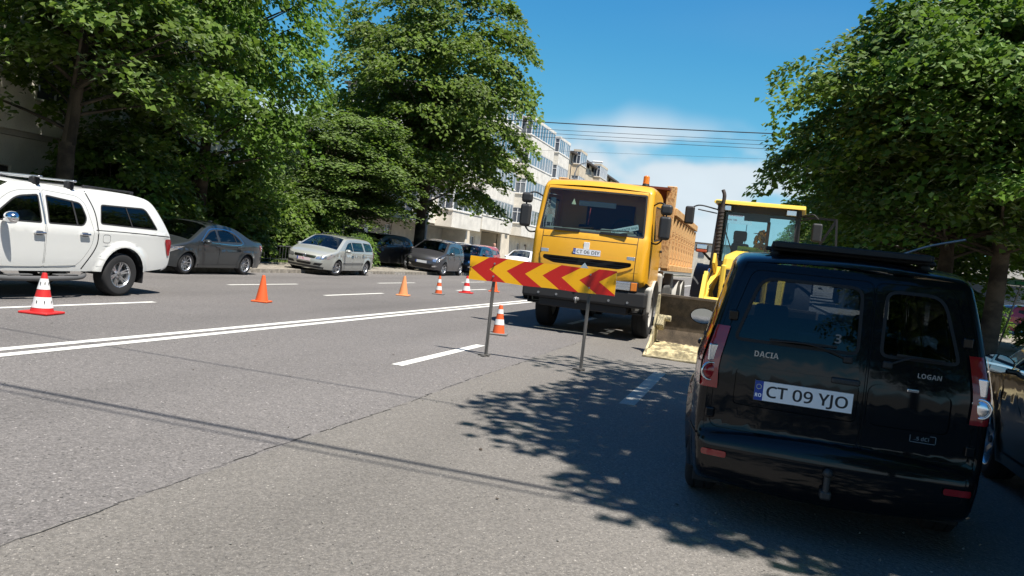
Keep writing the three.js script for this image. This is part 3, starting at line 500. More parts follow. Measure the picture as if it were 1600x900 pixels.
  for (const x of [-0.47, 0.16]) {
    const b = mesh('roof_bar', [rbox(0.075, 0.03, 1.55, 0.014, x, 1.845, 0)], M.alloy, t);
    for (const z of [-1, 1]) mesh('bar_foot', [rbox(0.13, 0.12, 0.09, 0.02, x, 1.775, z * 0.66), rbox(0.03, 0.14, 0.02, 0.005, x, 1.70, z * 0.705)], M.black, b);
  }
  for (const z of [-0.5, 0.5]) mesh('canopy_rail', [rbox(1.1, 0.03, 0.04, 0.012, -1.45, 1.80, z), rbox(0.08, 0.06, 0.05, 0.01, -0.95, 1.77, z), rbox(0.08, 0.06, 0.05, 0.01, -1.95, 1.77, z)], M.black, t);
  mesh('door_pillar_trim', sh.strip([[0.10, 1.14], [0.13, 1.6]], -1, 0.03, 0.004), M.alloy, t);
}
// ---- parked dark grey saloon ----
const saloonSpec = (col, o = {}) => ({
  paint: col, hw: 0.885, xf: 2.32, xr: -2.34, lf: 1.0, lr: 0.9, tf: 0.24, tr: 0.16, belt: 0.95, roof: 1.47, tum: 0.26, ym: 0.6, sill: 0.2, axles: [1.36, -1.33], wy: 0.315, Ra: 0.355, tw: 0.21, rim: 0.215, style: { n: 10, w: 0.026, t: 0.8 }, r: 0.1, pillar: 0.06, flare: [[1.36, 0.02], [-1.33, 0.025]], crease: 0.72, glass: M.tint, mirror: [0.78, 0.98],
  top: [[-2.18, 0.2, 'rear_bumper', 0.06, 0.06], [-2.30, 0.4, 'rear_bumper', 0.12, 0.1], [-2.33, 0.6, 'boot', 0.12, 0.1], [-2.27, 0.92, 'boot', 0.1, 0.08], [-2.16, 1.035, 'boot_lid', 0.08, 0.05], [-1.62, 1.075, 'rear_window', 0.06, 0.05], [-0.85, 1.385, 'roof', 0.08, 0.03], [-0.3, 1.465, 'roof', 0.09, 0.03], [0.15, 1.455, 'roof', 0.09, 0.03], [0.42, 1.40, 'windshield', 0.06, 0.06], [1.28, 0.98, 'hood', 0.06, 0.06], [1.5, 0.92, 'hood', 0.1, 0.05], [2.0, 0.79, 'hood', 0.12, 0.07], [2.2, 0.69, 'nose', 0.13, 0.09], [2.29, 0.58, 'nose', 0.14, 0.11], [2.34, 0.42, 'nose', 0.14, 0.12], [2.27, 0.2]],
  glassSecs: { windshield: 'windshield', rear_window: 'rear_window' },
  doors: [
    { poly: P([[0.02, 0.27], [0.92, 0.27, 0.06], [0.98, 0.62, 0.1], [1.0, 0.93], [0.42, 1.31, 0.15], [0.07, 1.375]], 0.03), win: P([[0.09, 0.965], [0.86, 0.955, 0.02], [0.38, 1.27, 0.12], [0.11, 1.325]], 0.03), handle: [0.15, 0.84] },
    { poly: P([[0.005, 0.27], [-0.78, 0.27, 0.1], [-1.03, 0.66, 0.12], [-1.22, 0.98, 0.1], [-0.82, 1.27, 0.1], [-0.4, 1.365, 0.2], [0.05, 1.375]], 0.03), win: P([[0.03, 0.965], [-1.06, 0.985, 0.04], [-0.76, 1.23, 0.1], [-0.38, 1.315, 0.15], [0.05, 1.325]], 0.03), handle: [-0.86, 0.86], div: [[-0.76, 0.98], [-0.68, 1.24]] },
  ],
  lines: [{ name: 'window_trim', pts: [[0.88, 0.952], [-1.08, 0.978], [-0.78, 1.25], [-0.38, 1.335], [0.15, 1.342], [0.42, 1.29], [0.88, 0.952]], w: 0.016, mat: M.chrome, off: 0.004 }, { name: 'sill_moulding', pts: [[-0.85, 0.29], [0.9, 0.27]], w: 0.05, off: 0.012, mat: col }],
  lamps: [{ name: 'headlight', poly: [[1.55, 0.80], [1.92, 0.765], [2.12, 0.62], [2.02, 0.60]], mat: M.reflector, off: 0.008 }, { name: 'headlight', end: 1, poly: [[0.72, 0.70], [0.40, 0.62], [0.42, 0.56], [0.74, 0.58]], mat: M.reflector }, { name: 'tail_light', poly: [[-1.98, 0.95], [-2.16, 0.92], [-2.17, 0.76], [-2.06, 0.78]], off: 0.006, mat: M.red }, { name: 'tail_light', end: -1, poly: [[0.72, 0.93], [0.40, 0.9], [0.42, 0.75], [0.74, 0.74]], mat: M.red }],
  ends: [{ name: 'grille', end: 1, poly: [[-0.42, 0.62], [0.42, 0.62], [0.38, 0.54], [-0.38, 0.54]], mat: M.black }, { name: 'air_intake', end: 1, poly: [[-0.6, 0.4], [0.6, 0.4], [0.5, 0.27], [-0.5, 0.27]], mat: M.black }], ...o,
});
{
  const t = thing('saloon_car', 'dark grey parked saloon with ten spoke alloy wheels', 'car', [-14.08, 0.055, -18.45], -Math.PI / 2); t.rotation.x = -3.6 * D; t.scale.set(0.90, 0.86, 0.91);
  const sh = buildCar(t, saloonSpec(paint(0.036, 0.042, 0.046, { metalness: 0.4, roughness: 0.35 })));
  mesh('roof_aerial', [rbox(0.16, 0.05, 0.05, 0.02, -0.55, 1.50, 0)], M.plastic, t);
}
// ---- parked silver estate, wheels turned out ----
const estateTop = [[-2.05, 0.22, 'rear_bumper', 0.06, 0.05], [-2.2, 0.38, 'rear_bumper', 0.1, 0.08], [-2.22, 0.6, 'tailgate', 0.1, 0.08], [-2.14, 0.92, 'tailgate', 0.09, 0.07], [-2.08, 1.0, 'rear_window', 0.08, 0.06], [-1.82, 1.38, 'roof', 0.08, 0.04], [-1.55, 1.455, 'roof', 0.08, 0.03], [-0.4, 1.50, 'roof', 0.09, 0.03], [0.25, 1.475, 'roof', 0.09, 0.03], [0.52, 1.425, 'windshield', 0.06, 0.07], [1.36, 1.0, 'hood', 0.06, 0.06], [1.55, 0.95, 'hood', 0.1, 0.05], [1.95, 0.84, 'hood', 0.12, 0.05], [2.16, 0.74, 'nose', 0.12, 0.07], [2.24, 0.66, 'nose', 0.14, 0.09], [2.29, 0.45, 'nose', 0.14, 0.10], [2.24, 0.2]];
const estateSpec = (col, o = {}) => ({
  paint: col, hw: 0.875, xf: 2.28, xr: -2.22, lf: 0.9, lr: 0.7, tf: 0.22, tr: 0.12, belt: 0.96, roof: 1.5, tum: 0.22, ym: 0.6, sill: 0.2, axles: [1.35, -1.34], wy: 0.31, Ra: 0.35, tw: 0.2, rim: 0.195, style: { n: 5, w: 0.035, twin: 0.17, t: 0.9 }, r: 0.1, pillar: 0.06, flare: [[1.35, 0.03], [-1.34, 0.03]], crease: 0.80, glass: M.tint, mirror: [0.86, 1.0], steer: 0,
  top: estateTop, glassSecs: { windshield: 'windshield', rear_window: 'rear_window' },
  doors: [
    { poly: P([[0.04, 0.27], [0.92, 0.27, 0.06], [0.98, 0.6, 0.1], [1.04, 0.95], [0.5, 1.33, 0.15], [0.09, 1.40]], 0.03), win: P([[0.10, 0.985], [0.9, 0.975, 0.02], [0.46, 1.29, 0.12], [0.13, 1.35]], 0.03), handle: [0.16, 0.86] },
    { poly: P([[0.025, 0.27], [-0.75, 0.27, 0.1], [-1.0, 0.66, 0.12], [-1.02, 0.95, 0.05], [-0.92, 1.40, 0.08], [0.075, 1.40]], 0.03), win: P([[0.05, 0.985], [-0.95, 0.995, 0.03], [-0.87, 1.35, 0.05], [0.07, 1.35]], 0.03), handle: [-0.85, 0.88] },
  ],
  windows: [{ poly: P([[-1.08, 1.0], [-1.93, 1.02, 0.05], [-1.70, 1.33, 0.08], [-1.0, 1.36]], 0.04) }],
  lines: [{ name: 'side_moulding', pts: [[-0.95, 0.50], [0.0, 0.49], [0.92, 0.48]], w: 0.045, mat: M.greyPlastic, off: 0.012 }],
  lamps: [{ name: 'headlight', poly: [[1.62, 0.84], [1.9, 0.82], [2.1, 0.68], [2.02, 0.62], [1.86, 0.66]], off: 0.006, mat: M.reflector }, { name: 'headlight', end: 1, poly: [[0.76, 0.74], [0.46, 0.70], [0.42, 0.585], [0.74, 0.60]], r: 0.05, off: 0.008, mat: M.reflector }, { name: 'fog_recess', end: 1, poly: [[0.70, 0.45], [0.42, 0.43], [0.36, 0.34], [0.62, 0.34]], off: 0.004, mat: M.black }, { name: 'tail_light', poly: [[-1.98, 1.0], [-2.10, 0.98], [-2.12, 0.72], [-2.04, 0.72]], off: 0.006, mat: M.red }],
  ends: [{ name: 'grille', end: 1, poly: [[-0.43, 0.70], [0.43, 0.70], [0.39, 0.59], [-0.39, 0.59]], mat: M.black }, { name: 'grille_bar', end: 1, poly: [[-0.42, 0.665], [0.42, 0.665], [0.42, 0.64], [-0.42, 0.64]], r: 0.008, off: 0.016, mat: M.chrome }, { name: 'air_intake', end: 1, poly: [[-0.30, 0.42], [0.30, 0.42], [0.26, 0.33], [-0.26, 0.33]], mat: M.black }, { name: 'bumper_lip', end: 1, poly: [[-0.72, 0.30], [0.72, 0.30], [0.70, 0.22], [-0.70, 0.22]], off: 0.008, mat: M.plastic }], ...o,
});
{
  const t = thing('estate_car', 'silver parked estate car with its front wheels turned towards the road', 'car', [-14.06, 0.055, -25.8], -Math.PI / 2 + 0.06); t.rotation.x = -3.4 * D; t.scale.set(0.89, 0.83, 0.89);
  const silver = paint(0.40, 0.41, 0.38, { metalness: 0.35, roughness: 0.38 });
  const sh = buildCar(t, estateSpec(silver, { steer: -0.42 }));
  const tx = canvasTex(416, 90, (c, w, h) => { c.fillStyle = '#d9c9cc'; c.fillRect(0, 0, w, h); c.fillStyle = '#3a4f9a'; c.fillRect(0, 0, 36, h); c.fillStyle = '#b8485a'; c.font = 'bold 64px sans-serif'; c.fillText('CT 05', 60, 68); });
  plate(t, tx, sh.endX(0, 0.53, 1) + 0.008, 0.53, 0, Math.PI / 2);
  for (const s of [-1, 1]) mesh('roof_rail', tube([[0.2, 1.45, s * 0.52], [0.05, 1.53, s * 0.53], [-1.3, 1.54, s * 0.53], [-1.5, 1.46, s * 0.52]], 0.015, 20, 6), M.plastic, t);
  mesh('badge', at(new THREE.TorusGeometry(0.05, 0.01, 6, 18), sh.endX(0, 0.655, 1) + 0.03, 0.655, 0, 0, Math.PI / 2, 0), M.chrome, t);
}
// ---- hatchbacks ----
const hatchSpec = (col, o = {}) => ({
  paint: col, hw: 0.85, xf: 1.98, xr: -1.92, lf: 0.85, lr: 0.7, tf: 0.22, tr: 0.14, belt: 0.98, roof: 1.49, tum: 0.22, ym: 0.6, sill: 0.21, axles: [1.25, -1.25], wy: 0.3, Ra: 0.335, tw: 0.19, rim: 0.19, style: { n: 7, w: 0.045, t: 1 }, r: 0.1, pillar: 0.06, flare: [[1.25, 0.02], [-1.25, 0.02]], crease: 0.78, glass: M.tint, mirror: [0.82, 1.0],
  top: [[-1.78, 0.22, 'rear_bumper', 0.06, 0.05], [-1.9, 0.4, 'rear_bumper', 0.1, 0.1], [-1.92, 0.6, 'tailgate', 0.1, 0.1], [-1.83, 1.0, 'rear_window', 0.08, 0.07], [-1.55, 1.36, 'roof', 0.08, 0.04], [-1.3, 1.445, 'roof', 0.08, 0.03], [-0.3, 1.49, 'roof', 0.09, 0.03], [0.2, 1.46, 'roof', 0.09, 0.03], [0.45, 1.41, 'windshield', 0.06, 0.07], [1.25, 1.02, 'hood', 0.06, 0.06], [1.42, 0.96, 'hood', 0.1, 0.05], [1.70, 0.86, 'hood', 0.12, 0.05], [1.88, 0.75, 'nose', 0.12, 0.08], [1.95, 0.64, 'nose', 0.13, 0.10], [1.99, 0.44, 'nose', 0.13, 0.11], [1.93, 0.21]],
  glassSecs: { windshield: 'windshield', rear_window: 'rear_window' },
  doors: [
    { poly: P([[-0.02, 0.27], [0.86, 0.27, 0.06], [0.92, 0.6, 0.1], [0.98, 0.97], [0.45, 1.31, 0.15], [0.03, 1.39]], 0.03), win: P([[0.04, 1.0], [0.86, 0.99, 0.02], [0.42, 1.27, 0.12], [0.07, 1.34]], 0.03), handle: [0.1, 0.88] },
    { poly: P([[-0.035, 0.27], [-0.68, 0.27, 0.1], [-0.92, 0.66, 0.12], [-0.98, 1.0, 0.05], [-0.92, 1.30, 0.12], [0.015, 1.39]], 0.03), win: P([[-0.01, 1.0], [-0.9, 1.03, 0.05], [-0.86, 1.27, 0.08], [0.01, 1.34]], 0.03), handle: [-0.75, 0.9] },
  ],
  windows: [{ poly: P([[-1.02, 1.05], [-1.48, 1.12, 0.05], [-1.42, 1.25, 0.05], [-0.98, 1.3]], 0.04) }],
  lamps: [{ name: 'headlight', poly: [[1.35, 0.86], [1.64, 0.82], [1.84, 0.66], [1.72, 0.66]], off: 0.006, mat: M.reflector }, { name: 'headlight', end: 1, poly: [[0.74, 0.74], [0.48, 0.68], [0.5, 0.58], [0.74, 0.57]], r: 0.05, off: 0.008, mat: M.reflector }, { name: 'fog_light', end: 1, poly: [[0.68, 0.43], [0.48, 0.38], [0.50, 0.33], [0.68, 0.36]], off: 0.006, mat: M.reflector }, { name: 'tail_light', poly: [[-1.62, 1.0], [-1.78, 0.98], [-1.8, 0.72], [-1.7, 0.74]], off: 0.006, mat: M.red }],
  ends: [{ name: 'grille', end: 1, poly: [[-0.46, 0.66], [0.46, 0.66], [0.40, 0.59], [-0.40, 0.59]], mat: M.black }, { name: 'air_intake', end: 1, poly: [[-0.56, 0.46], [0.56, 0.46], [0.40, 0.26], [-0.40, 0.26]], mat: M.black }], ...o,
});
const smallPlate = canvasTex(260, 56, (c, w, h) => { c.fillStyle = '#c9ccd0'; c.fillRect(0, 0, w, h); c.fillStyle = '#27438f'; c.fillRect(0, 0, 24, h); });
function hatch(label, col, pos, turn, o, g) { const t = thing('hatchback_car', label, 'car', pos, turn, g), sh = buildCar(t, hatchSpec(col, o)); plate(t, smallPlate, sh.endX(0, 0.52, 1) + 0.01, 0.52, 0, Math.PI / 2); return t; }
const hb = hatch('dark grey parked hatchback beside the wide lime tree', paint(0.055, 0.055, 0.062, { metalness: 0.4, roughness: 0.35 }), [-14.4, 0.055, -36.3], -Math.PI / 2 + 0.05, { steer: -0.3 }); hb.rotation.x = -3 * D;
hatch('black hatchback parked in the shade of the wide lime trunk', paint(0.012, 0.013, 0.015), [-16.7, 0.1, -34.8], -Math.PI / 2 - 0.2);
hatch('dark blue car parked behind the grey hatchback', paint(0.012, 0.022, 0.05), [-14.5, 0.05, -41.4], -Math.PI / 2 + 0.04);
hatch('black roofed car standing on the pavement behind the grey hatchback', paint(0.010, 0.011, 0.012), [-17.4, 0.15, -43.5], -Math.PI / 2 - 0.1);
hatch('white car parked at the house wall beyond the left hand trees', paint(0.78, 0.78, 0.78), [-18.4, 0.15, -50.5], -Math.PI / 2 + 0.5);
hatch('orange red car parked in front of the white passage wall', paint(0.5, 0.07, 0.03), [-15.6, 0.1, -46.0], -Math.PI / 2 + 0.02);
hatch('red car parked deep under the pale apartment block', paint(0.32, 0.02, 0.02), [-19.2, 0.15, -47.0], -Math.PI / 2 - 0.7);
hatch('white car parked along the kerb beyond the orange red one', paint(0.75, 0.75, 0.75), [-14.9, 0.1, -53], -Math.PI / 2);
hatch('dark car squeezing past behind the yellow dump truck', paint(0.02, 0.022, 0.026), [-6.22, 0, -26.9], -Math.PI / 2);
hatch('red car parked before the low shop on the right', paint(0.30, 0.02, 0.03), [13.4, 0.05, -47], 0.3);
// ---- black saloon beside the van ----
{
  const t = thing('saloon_car', 'glossy black saloon parked between the black estate van and the right hand kerb', 'car', [2.82, 0, -6.4], Math.PI / 2);
  buildCar(t, saloonSpec(paint(0.006, 0.006, 0.007), { style: { n: 5, w: 0.05, t: 1 } }));
}
// ---- black high-roofed estate with twin rear doors ----
{
  const t = thing('estate_van', 'black high roofed estate with twin rear doors and a loaded roof rack, seen from behind', 'estate car', [0.50, 0, -7.15], Math.PI / 2);
  const blk = paint(0.004, 0.0045, 0.006, { roughness: 0.5, specularIntensity: 0.1, clearcoatRoughness: 0.05, clearcoat: 0.65 });
  const s = {
    paint: blk, hw: 0.825, xf: 2.24, xr: -2.24, lf: 0.9, lr: 0.75, tf: 0.2, tr: 0.085, belt: 0.98, roof: 1.58, tum: 0.165, ym: 0.62, tuck: 0.05, sh: 0.015, sill: 0.22, axles: [1.45, -1.45], wy: 0.315, Ra: 0.36, tw: 0.19, rim: 0.19, style: { n: 5, w: 0.06, t: 1 }, r: 0.07, rz: 1, pillar: 0.06, flare: [[1.45, 0.03], [-1.45, 0.03]], glass: M.tint, mirror: [0.85, 1.02], seatX: 0.25,
    top: [[-2.10, 0.22, 'rear_bumper', 0.05, 0.04], [-2.24, 0.28, 'rear_bumper', 0.08, 0.06], [-2.265, 0.42, 'rear_bumper', 0.09, 0.06], [-2.25, 0.50, 'rear_bumper', 0.09, 0.06], [-2.21, 0.535, 'tail', 0.05, 0.05], [-2.205, 0.8, 'tail', 0.05, 0.05], [-2.185, 1.04, 'tail', 0.05, 0.05], [-2.10, 1.42, 'tail', 0.05, 0.05], [-2.05, 1.515, 'roof', 0.07, 0.03], [-1.9, 1.56, 'roof', 0.10, 0.03], [-1.0, 1.60, 'roof', 0.11, 0.03], [0.1, 1.585, 'roof', 0.11, 0.03], [0.45, 1.53, 'windshield', 0.06, 0.06], [1.22, 1.04, 'hood', 0.06, 0.06], [1.4, 0.98, 'hood', 0.1, 0.05], [1.95, 0.84, 'nose', 0.12, 0.1], [2.18, 0.68, 'nose', 0.14, 0.14], [2.25, 0.45, 'nose', 0.14, 0.16], [2.15, 0.22]],
    glassSecs: { windshield: 'windshield' }, open: ['tail'],
    doors: [
      { poly: P([[0.04, 0.3], [0.86, 0.3, 0.06], [0.92, 0.62, 0.1], [0.98, 1.0], [0.46, 1.40, 0.12], [0.07, 1.47]], 0.03), win: P([[0.10, 1.01], [0.86, 1.0, 0.02], [0.43, 1.36, 0.1], [0.12, 1.42]], 0.03), handle: [0.16, 0.9] },
      { poly: P([[0.025, 0.3], [-0.75, 0.3, 0.1], [-0.98, 0.66, 0.1], [-0.98, 1.44, 0.06], [0.05, 1.47]], 0.03), win: P([[0.05, 1.01], [-0.93, 1.01, 0.03], [-0.91, 1.40, 0.05], [0.06, 1.42]], 0.03), handle: [-0.82, 0.92] },
    ],
    windows: [{ poly: P([[-1.06, 1.02], [-1.92, 1.04, 0.06], [-1.86, 1.36, 0.08], [-1.06, 1.40]], 0.05) }],
    lines: [{ name: 'side_moulding', pts: [[-0.95, 0.52], [0.9, 0.52]], w: 0.07, mat: M.plastic, off: 0.012 }],
    lamps: [{ name: 'headlight', poly: [[1.6, 0.86], [1.9, 0.82], [2.1, 0.66], [1.95, 0.64]], mat: M.reflector }],
  };
  const sh = buildCar(t, s);
  // rear doors. Seen from behind, the wide leaf with the plate is on the left (-z), split at z = +0.12
  const Wt = (y) => sh.W(-2.13, y) - 0.055, col = (z0, z1, y0, y1) => { const p = []; const n = 8; for (let k = 0; k <= n; k++) { const y = mix(y0, y1, k / n); p.push([typeof z1 === 'function' ? z1(y) : z1, y]); } for (let k = n; k >= 0; k--) { const y = mix(y0, y1, k / n); p.push([typeof z0 === 'function' ? z0(y) : z0, y]); } return p; };
  const split = 0.125, dl = (y) => -Wt(y) + 0.03, dr = (y) => Wt(y) - 0.03;
  // the frame round the two door leaves: one ring
  const whole = col((y) => -Wt(y) - 0.03, (y) => Wt(y) + 0.03, 0.53, 1.518), leafL = roundPoly(col(dl, split - 0.004, 0.55, 1.475), 0.05), leafR = roundPoly(col(split + 0.004, dr, 0.55, 1.475), 0.05);
  mesh('rear_frame', sh.end(whole, [leafL, leafR], -1, -0.003, 0.06), blk, t);
  const winL = P([[-0.60, 1.06], [0.075, 1.06], [0.07, 1.44, 0.07], [-0.485, 1.44, 0.09]], 0.05), winR = P([[0.175, 1.07], [0.59, 1.07], [0.485, 1.44, 0.09], [0.18, 1.44, 0.07]], 0.05);
  const recess = P([[-0.60, 0.70, 0.03], [0.118, 0.70, 0.01], [0.118, 0.905, 0.01], [-0.60, 0.905, 0.03]], 0.03);
  const mk = (leaf, win, holes) => { const d = mesh('rear_door', sh.end(inset(leaf, 0.004), [win, ...holes], -1, 0, 0.08), blk, t); mesh('door_seal', sh.end(inset(leaf, -0.012), [inset(leaf, 0.022)], -1, -0.014, 0.08), M.black, d); mesh('window_seal', sh.end(win, [inset(win, 0.018)], -1, 0.002, 0.08), M.rubber, d); mesh('window_pane', sh.end(inset(win, 0.016), [], -1, -0.004, 0.1), M.rearGlass, d); return d; };
  M.rearGlass ??= glass(0.11, 0.135, 0.17);
  const dL = mk(leafL, winL, []), dR = mk(leafR, winR, []);
  // raised pressing round the plate, lower pressing lines
  const press = (d, poly, off, w) => mesh('door_pressing', sh.end(poly, [inset(poly, w)], -1, off, 0.06), blk, d);
  press(dL, roundPoly([[-0.58, 0.68], [0.112, 0.68], [0.112, 0.925], [-0.58, 0.925]], 0.05), 0.012, 0.02);
  press(dR, roundPoly([[0.14, 0.68], [0.58, 0.68], [0.58, 0.925], [0.14, 0.925]], 0.06), 0.012, 0.02);
  mesh('door_handle', rbox(0.03, 0.035, 0.15, 0.012, sh.endX(0.02, 0.915, -1) - 0.015, 0.915, 0.02), M.plastic, dL);
  mesh('plate_lamp', rbox(0.02, 0.02, 0.06, 0.006, sh.endX(0.36, 0.915, -1) - 0.016, 0.915, 0.36), M.chrome, dR);
  plate(dL, plateTex('CT 09 YJO'), sh.endX(-0.19, 0.8, -1) - 0.014, 0.8, -0.19, -Math.PI / 2);
  const word = (str, h, z, y, d) => { const g = new TextGeometry(str, { font, size: h, depth: 0.006, curveSegments: 3 }); g.rotateY(-Math.PI / 2); g.translate(sh.endX(z + 0.1, y, -1) - 0.002, y, z); return mesh('badge', g, M.chrome, d); };
  word('DACIA', 0.032, -0.475, 0.985, dL).scale.set(1, 1, 1); word('LOGAN', 0.026, 0.375, 0.985, dR); word('1.5 dCi', 0.02, 0.385, 0.652, dR);
  const bx0 = sh.endX(0.42, 0.66, -1) - 0.006; mesh('badge_frame', [box(0.004, 0.004, 0.13, bx0, 0.683, 0.44), box(0.004, 0.004, 0.13, bx0, 0.643, 0.44), box(0.004, 0.044, 0.004, bx0, 0.663, 0.377), box(0.004, 0.044, 0.004, bx0, 0.663, 0.503)], M.chrome, dR);
  // wipers
  for (const [d, z0, z1] of [[dL, 0.02, -0.40], [dR, 0.22, 0.5]]) { const xx = sh.endX(z0, 1.06, -1) - 0.02; mesh('rear_wiper', [tube([[xx, 1.035, z0], [xx - 0.01, 1.09, mix(z0, z1, 0.45)], [xx + 0.005, 1.085, z1]], 0.006, 14, 5), rbox(0.03, 0.04, 0.05, 0.01, xx, 1.035, z0), bar([xx + 0.012, 1.095, mix(z0, z1, 0.15)], [xx + 0.012, 1.09, z1], 0.012)], M.black, d); }
  // sticker letters on the glass
  { const g = new TextGeometry('3', { font, size: 0.05, depth: 0.001, curveSegments: 3 }).rotateY(-Math.PI / 2).translate(sh.endX(-0.1, 1.13, -1) - 0.001, 1.115, -0.06); mesh('window_sticker', g, std(0.2, 0.2, 0.2, 0.7), dL); }
  // hinges and tail lights: red block, clear strip and ringed round lamp
  for (const sd of [1, -1]) {
    const zo = (y) => sd * (sh.W(-2.1, y) - 0.012), zi = (y) => sd * (Wt(y) - 0.055), poly = []; for (let k = 0; k <= 6; k++) { const y = mix(0.775, 1.135, k / 6); poly.push([zo(y) - sd * 0.012 * (k / 6), y]); } for (let k = 6; k >= 0; k--) { const y = mix(0.775, 1.135, k / 6); poly.push([zi(y) + sd * 0.018 * (k / 6), y]); }
    const tl = mesh('tail_light', [sh.end(poly, [], -1, 0.018, 0.03), sh.skin(P([[-2.205, 0.775], [-2.03, 0.79], [-2.06, 1.125], [-2.15, 1.125]], 0.02), [], sd, 0.01, 0.05)], M.red, t);
    const yc = 0.865, zc = (zo(yc) + zi(yc)) / 2 - sd * 0.002, xc = sh.endX(zc, yc, -1) - 0.02;
    mesh('lamp_ring', at(new THREE.TorusGeometry(0.05, 0.007, 8, 24), xc, yc, zc, 0, Math.PI / 2 - sd * 0.5, 0), M.chrome, tl);
    mesh('lamp_lens', at(new THREE.SphereGeometry(0.046, 16, 8).scale(0.35, 1, 1), xc + 0.005, yc, zc, 0, -sd * 0.5, 0), sd > 0 ? M.reflector : M.red, tl);
    const zk = (zo(0.97) + zi(0.97)) / 2; mesh('reversing_lens', rbox(0.02, 0.10, 0.07, 0.01, sh.endX(zk, 0.975, -1) - 0.012, 0.975, zk, 0, -sd * 0.5, 0), M.reflector, tl);
    for (const y of [0.63, 1.2]) mesh('door_hinge', rbox(0.03, 0.06, 0.05, 0.01, sh.endX(Wt(y) - 0.03, y, -1) - 0.008, y, sd * (Wt(y) - 0.03)), blk, t);
    mesh('rear_reflector', sh.end(roundPoly([[sd * 0.56, 0.395], [sd * 0.70, 0.395], [sd * 0.70, 0.43], [sd * 0.56, 0.43]], 0.012), [], -1, 0.012, 0.04), M.red, t);
    mesh('mud_flap', rbox(0.02, 0.2, 0.18, 0.01, -1.86, 0.24, sd * 0.66), M.rubber, t);
  }
  mesh('tow_bar', [rbox(0.16, 0.05, 0.06, 0.015, -2.3, 0.30, -0.02), cyl(0.018, 0.018, 0.1, -2.36, 0.36, -0.02), at(new THREE.SphereGeometry(0.027, 12, 10), -2.36, 0.42, -0.02)], M.plastic, t);
  mesh('bumper_step', sh.strip([[-2.2, 0.5], [-1.86, 0.5]], -1, 0.012, 0.003), M.rubber, t);
  // roof rack: two bars with feet, tray on top
  const rk = thing('roof_rack', 'black roof rack tray mounted on the black estate van', 'roof rack', [0.50, 0, -7.15], Math.PI / 2);
  for (const x of [-1.75, -0.5]) { mesh('rack_bar', rbox(0.05, 0.025, 0.96, 0.01, x, 1.617, 0), M.black, rk); for (const z of [-0.42, 0.42]) mesh('rack_foot', rbox(0.09, 0.05, 0.06, 0.02, x, 1.587, z), M.black, rk); }
  for (const z of [-0.43, 0.43]) mesh('rack_rail', rbox(1.7, 0.035, 0.03, 0.01, -1.05, 1.64, z), M.black, rk);
  for (const x of [-1.9, -0.2]) mesh('rack_end_rail', rbox(0.03, 0.04, 0.86, 0.01, x, 1.64, 0), M.black, rk);
  mesh('rack_panel', rbox(1.66, 0.015, 0.84, 0.006, -1.05, 1.634, 0), M.plastic, rk);
  const pole = tag(mesh('metal_pole', tube([[0.95, 1.70, -6.6], [1.12, 1.78, -6.5], [1.32, 1.84, -6.35]], 0.008, 10, 8), M.steel), 'thin metal rod sticking out sideways from the roof rack', 'rod');
}
// ================= yellow dump truck =================
const yellow = paint(0.72, 0.36, 0.012, { roughness: 0.5, clearcoat: 0.6, clearcoatRoughness: 0.15 });
const rustTex = canvasTex(512, 512, (c, w, h) => { const R = rng(9); c.fillStyle = '#d8ae78'; c.fillRect(0, 0, w, h); for (let i = 0; i < 900; i++) { const k = R(); c.fillStyle = k < 0.4 ? `rgba(224,186,128,${0.15 + 0.3 * R()})` : k < 0.75 ? `rgba(150,84,36,${0.1 + 0.3 * R()})` : `rgba(92,50,26,${0.15 + 0.35 * R()})`; c.beginPath(); c.ellipse(R() * w, R() * h, 2 + 22 * R() * R(), 2 + 34 * R() * R(), R(), 0, 7); c.fill(); } });
rustTex.wrapS = rustTex.wrapT = THREE.RepeatWrapping;
const tipMat = new THREE.MeshStandardMaterial({ map: rustTex, roughness: 0.75 }), tipDark = std(0.13, 0.028, 0.014, 0.8), dustMat = std(0.42, 0.41, 0.38, 0.95), dirtyBlack = std(0.016, 0.016, 0.017, 0.75);
